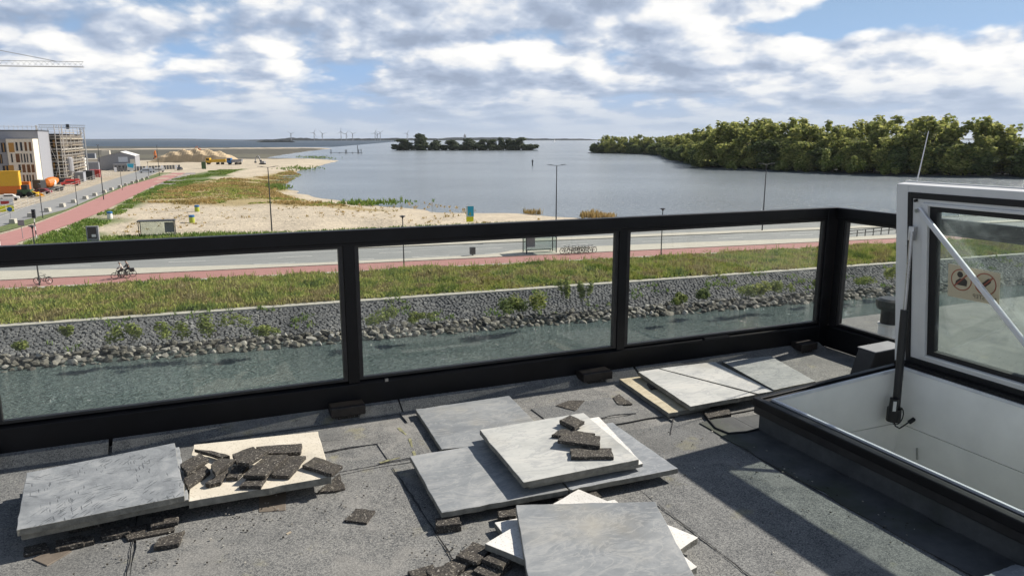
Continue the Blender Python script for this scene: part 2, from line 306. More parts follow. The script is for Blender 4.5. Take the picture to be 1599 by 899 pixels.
    for nm, c, ro in (('paint_white', (.74, .73, .70), .5), ('paint_cream', (.72, .66, .55), .6), ('paint_grey', (.27, .27, .285), .7), ('paint_bluegrey', (.27, .28, .31), .7),
            ('paint_dark', (.035, .037, .042), .5), ('paint_yellow', (.68, .40, .02), .45), ('paint_orange', (.60, .16, .015), .5), ('paint_red', (.42, .035, .03), .4),
            ('paint_darkred', (.16, .015, .02), .35), ('paint_green', (.05, .10, .04), .5), ('paint_blue', (.03, .14, .34), .5), ('paint_cyan', (.04, .45, .66), .5),
            ('paint_lime', (.40, .46, .05), .5), ('paint_lemon', (.80, .76, .03), .5), ('ochre_wood', (.42, .22, .05), .6), ('brown_wood', (.17, .075, .03), .6), ('window_dark', (.02, .022, .026), .15),
            ('scaffold_tube', (.50, .48, .45), .5), ('scaffold_board', (.40, .34, .25), .8), ('masonry_dark', (.10, .085, .07), .9), ('crane_grey', (.30, .31, .32), .5), ('turbine_white', (.62, .64, .67), .5),
            ('tyre', (.015, .015, .015), .8), ('skin', (.45, .26, .18), .55), ('cloth_pale', (.52, .50, .48), .8), ('cloth_dark', (.025, .025, .03), .8), ('hair_grey', (.34, .32, .30), .8), ('sand_pile', (.46, .36, .23), .95), ('far_shore', (.035, .048, .045), .95), ('sail', (.75, .75, .74), .7)):
        plain(nm, c, ro, var=.1, scale=1.5 if nm in ('sand_pile', 'far_shore') else 6)
build_materials()
M = MATS
# ------------------------------------------------------------------ mesh and object helpers
class MB:
    def __init__(s): s.v = []; s.f = []
    def add(s, vs, fs): o = len(s.v); s.v += [tuple(v) for v in vs]; s.f += [tuple(i+o for i in f) for f in fs]; return s
    def box(s, c, d, rz=0.0, mat=None):
        x, y, z = (k/2 for k in d); P = [Vector((a*x, b*y, g*z)) for g in (-1, 1) for b in (-1, 1) for a in (-1, 1)]
        Q = Matrix.Rotation(rz, 3, 'Z') if mat is None else mat
        return s.add([Q @ p+Vector(c) for p in P], [(0, 2, 3, 1), (4, 5, 7, 6), (0, 1, 5, 4), (2, 6, 7, 3), (0, 4, 6, 2), (1, 3, 7, 5)])
    def span(s, a, b): return s.box([(p+q)/2 for p, q in zip(a, b)], [abs(q-p) for p, q in zip(a, b)])
    def tube(s, a, b, r0, r1=None, n=8, cap=True):
        a, b = Vector(a), Vector(b); r1 = r0 if r1 is None else r1; q = (b-a).to_track_quat('Z', 'Y')
        vs = [c+q @ Vector((r*math.cos(2*math.pi*i/n), r*math.sin(2*math.pi*i/n), 0)) for c, r in ((a, r0), (b, r1)) for i in range(n)]
        fs = [(i, (i+1) % n, n+(i+1) % n, n+i) for i in range(n)]
        if cap: fs += [tuple(range(n-1, -1, -1)), tuple(range(n, 2*n))]
        return s.add(vs, fs)
    def path(s, pts, r, n=6):
        for a, b in zip(pts, pts[1:]): s.tube(a, b, r, r, n)
        return s
    def bar(s, a, b, w, h, up=(0, 0, 1)):
        a, b = Vector(a), Vector(b); d = (b-a).normalized(); x = d.cross(Vector(up)).normalized(); y = x.cross(d)
        vs = [c+x*i*w/2+y*j*h/2 for c in (a, b) for i, j in ((-1, -1), (1, -1), (1, 1), (-1, 1))]
        return s.add(vs, [(3, 2, 1, 0), (4, 5, 6, 7)]+[(i, (i+1) % 4, 4+(i+1) % 4, 4+i) for i in range(4)])
    def prism(s, poly, z0, z1):
        n = len(poly); g = lambda p, z: (p[0], p[1], z)
        return s.add([g(p, z0) for p in poly]+[g(p, z1) for p in poly], [tuple(range(n-1, -1, -1)), tuple(range(n, 2*n))]+[(i, (i+1) % n, n+(i+1) % n, n+i) for i in range(n)])
    def lathe(s, prof, n=16, c=(0, 0, 0)):
        vs = [(c[0]+r*math.cos(2*math.pi*i/n), c[1]+r*math.sin(2*math.pi*i/n), c[2]+z) for r, z in prof for i in range(n)]
        fs = [(k*n+i, k*n+(i+1) % n, (k+1)*n+(i+1) % n, (k+1)*n+i) for k in range(len(prof)-1) for i in range(n)]
        return s.add(vs, fs+[tuple(range(n-1, -1, -1)), tuple(range((len(prof)-1)*n, len(prof)*n))])
    def torus(s, c, rr, r, axis='Y', n=20, m=6):
        vs = []
        for i in range(n):
            a = 2*math.pi*i/n
            for j in range(m):
                b = 2*math.pi*j/m; q = rr+r*math.cos(b); h = r*math.sin(b)
                p = (q*math.cos(a), h, q*math.sin(a)) if axis == 'Y' else (q*math.cos(a), q*math.sin(a), h)
                vs.append(Vector(c)+Vector(p))
        return s.add(vs, [(i*m+j, i*m+(j+1) % m, ((i+1) % n)*m+(j+1) % m, ((i+1) % n)*m+j) for i in range(n) for j in range(m)])
    def mesh(s, name): me = bpy.data.meshes.new(name); me.from_pydata(s.v, [], s.f); fix(me); return me
def fix(me):
    bm = bmesh.new(); bm.from_mesh(me); bmesh.ops.recalc_face_normals(bm, faces=bm.faces); bm.to_mesh(me); bm.free(); me.update()
def link(name, data, mat=None, parent=None, loc=None, rz=0.0, smooth=False, bevel=0.0):
    o = bpy.data.objects.new(name, data); COL.objects.link(o)
    if mat is not None and data is not None and hasattr(data, 'materials') and not data.materials: data.materials.append(M[mat] if isinstance(mat, str) else mat)
    if parent: o.parent = parent
    if loc is not None: o.location = loc
    if rz: o.rotation_euler = (0, 0, rz)
    if smooth:
        for p in data.polygons: p.use_smooth = True
    if bevel: md = o.modifiers.new('bevel', 'BEVEL'); md.width = bevel; md.segments = 2; md.limit_method = 'ANGLE'
    return o
def tag(o, label=None, cat=None, group=None, kind=None):
    for k, v in (('label', label), ('category', cat), ('group', group), ('kind', kind)):
        if v: o[k] = v
    return o
def thing(name, label, cat, loc=(0, 0, 0), rz=0.0, group=None):
    return tag(link(name, None, loc=loc, rz=rz), label, cat, group)
def part(parent, name, mb, mat, bevel=0.0, smooth=False, label=None):
    o = link(name, mb.mesh(name) if isinstance(mb, MB) else mb, mat, parent, bevel=bevel, smooth=smooth)
    if label: o['label'] = label
    return o
def struct(name, mb, mat, loc=None, bevel=0.0): return tag(link(name, mb.mesh(name), mat, loc=loc, bevel=bevel), kind='structure')
def copy_tree(o, parent=None):
    c = o.copy(); COL.objects.link(c); c.parent = parent
    for ch in o.children: copy_tree(ch, c)
    return c
NTH = ['first', 'second', 'third', 'fourth', 'fifth', 'sixth', 'seventh', 'eighth', 'ninth', 'tenth', 'eleventh', 'twelfth', 'thirteenth', 'fourteenth', 'fifteenth', 'sixteenth', 'seventeenth', 'eighteenth', 'nineteenth', 'twentieth']

# ------------------------------------------------------------------ our roof terrace
FY = 4.23                                   # inner face of the front railing
SX = 4.462                                  # inner face of the side railing
HX0, HX1, HY0, HY1 = 2.77, 3.93, .95, 3.10  # hatch kerb, outer
def build_roof():
    mb = MB()
    # deck with the shaft left open under the hatch
    ix0, ix1, iy0, iy1 = HX0+.09, HX1-.06, HY0+.08, HY1-.06
    for a, b in (((-5, -3.5), (ix0, FY+.1)), ((ix0, -3.5), (ix1, iy0)), ((ix0, iy1), (ix1, FY+.1)), ((ix1, -3.5), (SX+.1, FY+.1))):
        mb.span((a[0], a[1], RZ-.35), (b[0], b[1], RZ))
    roof = struct('roof', mb, 'roof_felt')
    def sheet(poly, z, t=.005, mat='roof_felt', wob=.006, step=.12):
        pts = []
        for i, p in enumerate(poly):
            q = poly[(i+1) % len(poly)]; n = max(1, int(math.dist(p, q)/step))
            for k in range(n):
                a = k/n; j = (0, 0) if k == 0 else (random.gauss(0, wob), random.gauss(0, wob)); pts.append((p[0]+(q[0]-p[0])*a+j[0], p[1]+(q[1]-p[1])*a+j[1]))
        o = link('roofing_sheet', MB().prism(pts, 0, t).mesh('roofing_sheet'), mat, roof, (0, 0, RZ+z)); return o
    rect = lambda x0, x1, y0, y1: [(x0, y0), (x1, y0), (x1, y1), (x0, y1)]
    sheet(rect(-4.9, -.36, -3.4, 3.5), .002); sheet(rect(-.36, .79, -3.4, 3.44), .004); sheet(rect(.78, 1.80, -3.4, 3.46), .003)
    sheet(rect(1.79, 2.66, -3.4, 3.36), .0045)
    sheet(rect(-4.9, -.1, 3.45, 4.12), .006); sheet(rect(-.12, 1.0, 3.42, 3.80), .007); sheet(rect(.45, .80, 3.70, 3.98), .013, .006, wob=.012); sheet(rect(.78, 1.04, 3.46, 3.93), .011, .006, wob=.012)
    sheet(rect(1.0, 2.45, 3.46, 4.12), .006); sheet(rect(1.75, 2.30, 3.55, 3.86), .012, .005, wob=.012); sheet(rect(2.44, 4.40, 3.34, 4.12), .005)
    sheet(rect(.3, .62, 3.82, 4.0), .014, .006, wob=.014)
    def bead(pts, w=.012, mat='rubber_seal', gap=0.):
        m2 = MB(); q = []
        for (x0, y0), (x1, y1) in zip(pts, pts[1:]):
            n = max(2, int(math.dist((x0, y0), (x1, y1))/.05))
            q += [(x0+(x1-x0)*k/n+random.gauss(0, .0016), y0+(y1-y0)*k/n+random.gauss(0, .0016)) for k in range(n)]
        for a, b in zip(q, q[1:]):
            if random.random() < gap: continue
            d = Vector((b[0]-a[0], b[1]-a[1])).normalized(); s = Vector((-d.y, d.x))*w*random.uniform(.18, .42); m2.add([(a[0]-s.x, a[1]-s.y, .0), (a[0]+s.x, a[1]+s.y, .0), (b[0]+s.x, b[1]+s.y, .002), (b[0]-s.x, b[1]-s.y, .002)], [(0, 1, 2, 3)])
        link('seam' if mat == 'rubber_seal' else 'lichen_line', m2.mesh('seam'), mat, roof, (0, 0, RZ+(.0125 if mat == 'rubber_seal' else .018)))
    bead([(.79, -.5), (.785, 1.5), (.80, 2.6), (.78, 3.44)]); bead([(-.36, .5), (-.37, 2.4), (-.36, 3.4)], .007); bead([(.30, 3.43), (.79, 3.45), (1.2, 3.46)], .010); bead([(1.80, 1.0), (1.79, 2.6)], .006)
    bead([(.46, 3.69), (.62, 3.705), (.8, 3.71)], .012); bead([(.8, 3.71), (.81, 3.95)], .008); bead([(1.75, 3.54), (2.05, 3.56), (2.32, 3.54)], .010); bead([(2.55, .8), (2.56, 1.9), (2.54, 2.6), (2.56, 3.27), (2.75, 3.29)], .012); bead([(2.30, 3.2), (2.5, 3.45), (2.62, 3.6)], .008)
    for q in ([(.92, 3.47), (.95, 3.70), (.93, 3.93)], [(.30, 2.20), (.52, 2.16), (.62, 2.10)], [(.1, 2.05), (.30, 2.05), (.31, 2.19)], [(.62, 3.44), (.95, 3.50)], [(-.9, 3.0), (-.7, 2.9)]): bead(q, .024, 'lichen', .4)
    # felt dressed up to the railing kerb
    for x0, x1 in ((-4.9, -.55), (-.53, 1.02), (1.03, 2.7), (2.72, 4.4)):
        m2 = MB(); m2.add([(x0, FY-.11, .004), (x1, FY-.11, .004), (x1, FY+.0, .055), (x0, FY+.0, .055), (x0, FY+.02, 0), (x1, FY+.02, 0)], [(0, 1, 2, 3), (3, 2, 5, 4), (0, 3, 4), (1, 5, 2)])
        link('felt_upstand', m2.mesh('felt_upstand'), 'roof_felt', roof, (0, 0, RZ))
    # felt laid round the hatch, overlapping the deck
    pts = rect(2.555, HX0+.03, .3, 3.28); sheet(pts, .010, .006, 'flashing_felt', .008, .1)
    sheet(rect(HX0+.02, HX1+.3, HY1-.01, 3.26), .011, .006, 'flashing_felt', .008, .1)
    # building body below
    bt = RZ-.352; bm_ = MB().span((-5.0, -14, -2), (SX+.1, FY+.1, RZ-2.0)).span((-5.0, -14, RZ-1.999), (ix0-.02, FY+.1, bt)).span((ix1+.02, -14, RZ-1.999), (SX+.1, FY+.1, bt)).span((ix0-.019, -14, RZ-1.999), (ix1+.019, iy0-.02, bt)).span((ix0-.019, iy1+.02, RZ-1.999), (ix1+.019, FY+.1, bt))
    tag(link('building', bm_.mesh('building'), 'paint_grey'), 'grey building block whose roof terrace carries the railing', 'building')
    # lower neighbour roof to the right
    mb = MB().span((4.98, -12, -2), (16, 4.93, RZ-.01)); nr = struct('neighbour_roof', mb, 'roof_felt')
    for i in range(5):
        for j in range(6):
            if random.random() < .93:
                x0, y0 = 6.3+i*.62, .2+j*.62
                if y0 > 3.3 and i < 2: continue
                link('paving_tile', MB().span((x0, y0, 0), (x0+.6, y0+.6, .045)).mesh('paving_tile'), 'slab_pale', nr, (0, 0, RZ-.008))
build_roof()

def railing(name, label, L, bays, posts, brackets, endpost):
    """local x runs along the rail, y away from the terrace"""
    t = thing(name, label, 'railing')
    part(t, 'top_rail', MB().span((L[0], 0, 1.032), (L[1], .055, 1.107)).span((L[0], .006, 1.016), (L[1], .05, 1.034)), 'black_coat', .004)
    part(t, 'kick_board', MB().span((L[0], 0, .012), (L[1], .05, .186)), 'black_coat', .005)
    part(t, 'sill', MB().add([(L[0], .002, .1862), (L[1], .002, .1862), (L[1], .045, .206), (L[0], .045, .206), (L[0], .07, .206), (L[1], .07, .206), (L[1], .07, .17), (L[0], .07, .17)],
        [(0, 1, 2, 3), (3, 2, 5, 4), (4, 5, 6, 7), (0, 7, 6, 1), (0, 3, 4, 7), (1, 6, 5, 2)]), 'black_coat')
    for x in posts:
        part(t, 'post', MB().span((x-.032, .008, .19), (x+.032, .06, 1.03)), 'black_coat', .003)
    for x0, x1 in bays:
        f = MB()
        f.span((x0, .016, .204), (x0+.024, .05, 1.017)).span((x1-.024, .016, .204), (x1, .05, 1.017)).span((x0+.024, .017, .204), (x1-.024, .049, .219)).span((x0+.024, .017, 1.002), (x1-.024, .049, 1.0165))
        bead = part(t, 'glazing_bead', f, 'dull_black_metal')
        part(t, 'glass_pane', MB().span((x0+.02, .031, .212), (x1-.02, .039, 1.008)), 'railing_glass')
    for x, w in brackets:
        a = part(t, 'anchor_block', MB().span((x-w/2, -.115, .035), (x+w/2, -.001, .092)), 'brown_black', .006)
        part(a, 'packing', MB().span((x-w*.3, -.09, .002), (x+w*.3, -.01, .035)), 'rubber')
    return t
def build_railings():
    t = railing('glass_railing', 'long black metal railing with clear glass panes facing the canal', (-5.0, SX+.05),
        [(-5.0, -1.104), (-1.036, .729), (.797, 2.566), (2.634, 4.395)], [-1.07, .763, 2.60, 4.427], [(.70, .20), (2.36, .22), (4.2, .16), (-1.14, .2)], True)
    t.location = (0, FY, RZ)
    part(t, 'screw_clip', MB().span((.945, -.006, .180), (.965, .012, .198)), 'steel'); part(t, 'screw_clip', MB().span((3.3, -.006, .185), (3.52, .03, .200)), 'dull_black_metal')
    part(t, 'corner_post', MB().span((4.392, -.004, .012), (SX+.052, .062, 1.1065)), 'black_coat', .003)
    s = railing('glass_railing', 'short black glass railing turning back at the corner beside the hatch', (-6.5, -.006),
        [(-1.75, -.084), (-3.4, -1.82), (-5.1, -3.47)], [-.052, -1.785, -3.435], [], False)
    s.location = (SX, FY, RZ); s.rotation_euler = (0, 0, 0)
    # turn local x onto world y: children are built along x, so rotate by 90 degrees (y then points to -x, mirror it)
    s.rotation_euler = (0, 0, math.pi/2); s.scale = (1, -1, 1)
    for z in (.055, .13): part(s, 'bolt', MB().tube((-.42, -.006, z), (-.42, .001, z), .011, n=10), 'steel')
build_railings()

def build_hatch():
    h = thing('roof_hatch', 'white roof hatch with glazed lid standing open beside the railing', 'roof hatch', (0, 0, RZ))
    zl = lambda x: .20+(x-HX0)/(HX1-HX0)*.075           # kerb top slopes up to the hinge side
    def ring(x0, x1, y0, y1, w, za, zb, name, mat, bevel=.0):
        """rectangular frame; za/zb give bottom and top above the deck as functions of x"""
        mb = MB()
        o = [(x0, y0), (x1, y0), (x1, y1), (x0, y1)]; i = [(x0+w, y0+w), (x1-w, y0+w), (x1-w, y1-w), (x0+w, y1-w)]
        vs = [(p[0], p[1], za(p[0])) for p in o+i]+[(p[0], p[1], zb(p[0])) for p in o+i]
        fs = []
        for k in range(4):
            l = (k+1) % 4
            fs += [(k, l, 8+l, 8+k), (4+k, 12+k, 12+l, 4+l), (8+k, 8+l, 12+l, 12+k), (k, 4+k, 4+l, l)]
        return part(h, name, mb.add(vs, fs), mat, bevel)
    ring(HX0+.03, HX1-.03, HY0+.03, HY1-.03, .05, lambda x: .0, lambda x: zl(x)-.085, 'kerb_upstand', 'flashing_felt', .004)
    ring(HX0+.008, HX1-.008, HY0+.008, HY1-.008, .075, lambda x: zl(x)-.09, lambda x: zl(x)-.045, 'kerb_flange', 'dull_black_metal', .004)
    ring(HX0, HX1, HY0, HY1, .036, lambda x: zl(x)-.046, lambda x: zl(x), 'kerb_cap', 'black_coat', .005)
    ring(HX0+.037, HX1-.037, HY0+.037, HY1-.037, .034, lambda x: zl(x)-.05, lambda x: zl(x)-.012, 'rubber_seal', 'rubber_seal')
    ring(HX0+.072, HX1-.072, HY0+.072, HY1-.072, .012, lambda x: zl(x)-.018, lambda x: zl(x)-.001, 'aluminium_edge', 'aluminium')
    # lining of the shaft, in boards with a joint
    ix0, ix1, iy0, iy1 = HX0+.084, HX1-.084, HY0+.084, HY1-.084
    ins = .012
    for zt, zb in ((None, -.085), (-.089, -1.9)):
        for nm, a, b in (('far', (ix0, iy1), (ix1, iy1+ins)), ('near', (ix0, iy0-ins), (ix1, iy0)), ('left', (ix0-ins, iy0), (ix0, iy1)), ('right', (ix1, iy0), (ix1+ins, iy1))):
            if zt is None:
                m = MB(); vs = [(x, y, zb) for x, y in ((a[0], a[1]), (b[0], a[1]), (b[0], b[1]), (a[0], b[1]))]
                vs += [(x, y, zl(x)-.019) for x, y, _ in vs]; m.add(vs, [(3, 2, 1, 0), (4, 5, 6, 7)]+[(i, (i+1) % 4, 4+(i+1) % 4, 4+i) for i in range(4)])
            else: m = MB().span((a[0], a[1], zb), (b[0], b[1], zt))
            part(h, 'lining_board', m, 'white_panel')
    part(h, 'shaft_floor', MB().span((ix0, iy0, -1.95), (ix1, iy1, -1.9)), 'white_panel')
    for q in ((1388, 690, .72), (1432, 703, .60)):
        p = gx(q[0], q[1]+14, ix1-.02)-Vector((0, 0, RZ)); part(h, 'ladder_pin', MB().tube(p, p+Vector((-.012, .0, .075)), .006), 'steel')
    # ---- lid. local: u runs from the far end towards the camera, v up the lid, w out of the inner face
    HP = Vector((3.916, 3.15, .316)); ev = Vector((-.133, 0, 1.045)).normalized(); eu = Vector((0, -1, 0)); ew = Vector((-ev.z, 0, ev.x))
    lid = part(h, 'lid', None, None)
    lid.matrix_local = Matrix((( *(eu.x, ev.x, ew.x), HP.x), (eu.y, ev.y, ew.y, HP.y), (eu.z, ev.z, ew.z, HP.z), (0, 0, 0, 1)))
    U1 = 2.2; V0, V1 = -.075, 1.054
    def frame(name, u0, u1, v0, v1, wu, wv, w0, w1, mat, bevel=0.0):
        mb = MB().span((u0, v0, w0), (u0+wu, v1, w1)).span((u1-wu, v0, w0), (u1, v1, w1)).span((u0+wu, v0, w0), (u1-wu, v0+wv, w1)).span((u0+wu, v1-wv, w0), (u1-wu, v1, w1))
        return part(lid, name, mb, mat, bevel)
    frame('outer_frame', 0, U1, V0, V1, .080, .044, -.075, 0, 'white_lacquer', .003)
    frame('gasket', .080, U1-.08, V0+.044, V1-.044, .028, .034, -.07, .006, 'rubber_seal', .003)
    frame('inner_frame', .108, U1-.108, V0+.078, V1-.078, .068, .020, -.068, -.004, 'white_lacquer', .002)
    frame('glazing_bar', .176, U1-.176, V0+.098, V1-.098, .036, .018, -.066, .008, 'white_lacquer', .004)
    frame('glass_edge', .212, U1-.212, V0+.116, V1-.116, .044, .03, -.05, -.012, 'rubber_seal')
    part(lid, 'glass_pane', MB().span((.23, V0+.13, -.036), (U1-.23, V1-.13, -.024)), 'hatch_glass')
    # the fixed rear cover skin closes the back of the frame
    frame('weather_cap', -.004, U1+.004, V0-.004, V1+.006, .10, .05, -.082, -.0752, 'white_lacquer')
    # sticker seen from behind: two prohibition marks, mirrored lettering
    part(lid, 'sticker', MB().add([(.328, .429, -.0225), (.625, .432, -.0225), (.625, .61, -.0225), (.328, .618, -.0225), (.328, .429, -.0215), (.625, .432, -.0215), (.625, .61, -.0215), (.328, .618, -.0215)],
        [(3, 2, 1, 0), (4, 5, 6, 7)]+[(i, (i+1) % 4, 4+(i+1) % 4, 4+i) for i in range(4)]), 'sticker')
    def ringmark(u, v, r):
        n = 28; mb = MB(); vs = []
        for q in (r, r*.9): vs += [(u+q*math.cos(2*math.pi*i/n), v+q*math.sin(2*math.pi*i/n), -.0208) for i in range(n)]
        mb.add(vs, [(i, (i+1) % n, n+(i+1) % n, n+i) for i in range(n)])
        d = r*.68; e = r*.05; mb.add([(u-d-e, v-d+e, -.0206), (u-d+e, v-d-e, -.0206), (u+d+e, v+d-e, -.0206), (u+d-e, v+d+e, -.0206)], [(0, 1, 2, 3)])
        return mb
    part(lid, 'prohibition_ring', ringmark(.408, .537, .062), 'print_red'); part(lid, 'prohibition_ring', ringmark(.546, .537, .062), 'print_red')
    fig = MB().add([(.372, .505, -.021), (.440, .505, -.021), (.444, .535, -.021), (.425, .552, -.021), (.418, .545, -.021), (.398, .545, -.021), (.376, .527, -.021)], [tuple(range(7))])
    fig.add([(.40+.018*math.cos(a*math.pi/5), .566+.018*math.sin(a*math.pi/5), -.021) for a in range(10)], [tuple(range(10))])
    part(lid, 'pictogram', fig, 'print_dark')
    part(lid, 'pictogram', MB().add([(.512, .512, -.021), (.530, .506, -.021), (.575, .548, -.021), (.580, .572, -.021), (.560, .570, -.021), (.516, .528, -.021)], [tuple(range(6))]), 'print_dark')
    cu = bpy.data.curves.new('lettering', 'FONT'); cu.body = 'NO STEP'; cu.size = .034; cu.align_x = 'CENTER'
    to = bpy.data.objects.new('lettering', cu); COL.objects.link(to); bpy.context.view_layer.update()
    me = bpy.data.meshes.new_from_object(to.evaluated_get(bpy.context.evaluated_depsgraph_get())); bpy.data.objects.remove(to)
    for v in me.vertices: v.co = Vector((.545-v.co.x, .448+v.co.y, -.0205))
    part(lid, 'lettering', me, 'print_dark')
    # hinge strip under the lid
    part(h, 'hinge_strip', MB().span((HX1-.075, HY0+.02, .262), (HX1+.03, HY1+.0, .288)), 'black_coat')
    # stay bar, gas strut
    L2 = lid.matrix_local
    P = lambda u, v, w: L2 @ Vector((u, v, w))
    st = part(h, 'stay_bar', MB().bar(P(.165, .925, .022), P(1.02, .06, .03), .03, .018, ew), 'aluminium', .004)
    part(st, 'pivot_bolt', MB().tube(P(.17, .915, .0), P(.17, .915, .045), .012, n=10), 'steel')
    part(lid, 'stop_button', MB().tube((.135, .965, 0), (.135, .965, .014), .009, n=12), 'black_plastic')
    a0, a1 = P(.135, .79, .035), Vector((3.735, 2.955, .03)); k = a0.lerp(a1, .43)
    act = part(h, 'opener', MB().tube(k, a1, .023, .023, 14), 'black_plastic', smooth=False)
    part(act, 'rod', MB().tube(a0, k, .0105, n=12), 'steel')
    part(act, 'clevis', MB().bar(P(.125, .815, .012), P(.13, .735, .028), .035, .03, ew), 'steel', .003)
    part(act, 'motor', MB().tube(a1+Vector((-.045, -.012, -.055)), a1+Vector((-.035, -.012, .085)), .026, .026, 14).tube(a1+Vector((-.02, -.005, -.06)), a1+Vector((-.02, -.005, .02)), .04, .04, 14), 'black_plastic')
    part(act, 'type_plate', MB().box(a1+Vector((-.056, -.034, .045)), (.018, .003, .06), rz=-.5), 'paint_white')
    b = a1+Vector((.0, .01, -.06)); part(act, 'cable', MB().path([b, b+Vector((.01, -.01, -.04)), b+Vector((.035, -.02, -.055)), b+Vector((.065, -.03, -.035)), b+Vector((.09, -.04, -.012))], .004), 'rubber_seal')
    part(act, 'cable_plug', MB().tube(b+Vector((.085, -.04, -.018)), b+Vector((.115, -.05, .004)), .013, n=10), 'rubber_seal')
    lp = [a1+Vector((-.02+.05*math.cos(q), -.03, -.02+.055*math.sin(q))) for q in [i*math.pi/7-2.2 for i in range(11)]]
    part(act, 'cable', MB().path(lp, .0035), 'rubber_seal')
build_hatch()

# ------------------------------------------------------------------ loose slabs and rubber pads on the terrace
def top_poly(quad, z): return [gz(px, py, RZ+z).to_2d() for px, py in quad]
def slab(quad, z, t, mat, label, group='loose paving slabs on the roof', square=None):
    """quad: top corners in the photograph, z: height of the top face above the roof"""
    P = top_poly(quad, z); c = sum(P, Vector((0, 0)))/4
    if square:                                          # clean up to a true rectangle of the measured pose
        e = ((P[1]-P[0])+(P[2]-P[3])); a = math.atan2(e.y, e.x); w, d = square
        ux = Vector((math.cos(a), math.sin(a))); uy = Vector((-ux.y, ux.x)); P = [c-ux*w/2+uy*d/2, c+ux*w/2+uy*d/2, c+ux*w/2-uy*d/2, c-ux*w/2-uy*d/2]
    pts = []
    for i, p in enumerate(P):                           # slightly chipped edges
        q = P[(i+1) % len(P)]; pts.append(p-c)
        for k in (.02, .1, .19, .28, .37, .46, .55, .64, .73, .82, .91, .98): g = .0010*(3.2 if random.random() < .1 else 1); pts.append(p.lerp(q, k)-c+Vector((random.gauss(0, g), random.gauss(0, g))))
    o = link('paving_slab', MB().prism(pts, -t, 0).mesh('paving_slab'), mat, None, (c.x, c.y, RZ+z), bevel=.0025)
    o.data.materials.append(M['slab_edge'])
    for p in o.data.polygons: p.material_index = 1 if abs(p.normal.z) < .5 else 0
    return tag(o, label, 'slab', group)
PADMESH = []
def pad(quad, z, label, t=.018, mat='rubber', tilt=0., name='rubber_pad', cat='pad', group='loose rubber pads on the roof'):
    P = top_poly(quad, z); c = sum(P, Vector((0, 0)))/len(P); pts = []
    for i, p in enumerate(P):
        q = P[(i+1) % len(P)]; n = 4
        for k in range(n): pts.append(p.lerp(q, k/n)-c+(Vector((0, 0)) if name != 'rubber_pad' else Vector((random.gauss(0, .0022), random.gauss(0, .0022)))))
    o = link(name, MB().prism(pts, -t, 0).mesh(name), mat, None, (c.x, c.y, RZ+z), bevel=.002)
    if tilt: o.rotation_euler = (tilt, tilt*.6, 0)
    return tag(o, label, cat, group)
def zq(ox, oy, s, *pts): return [(ox+x/s, oy+y/s) for x, y in pts]
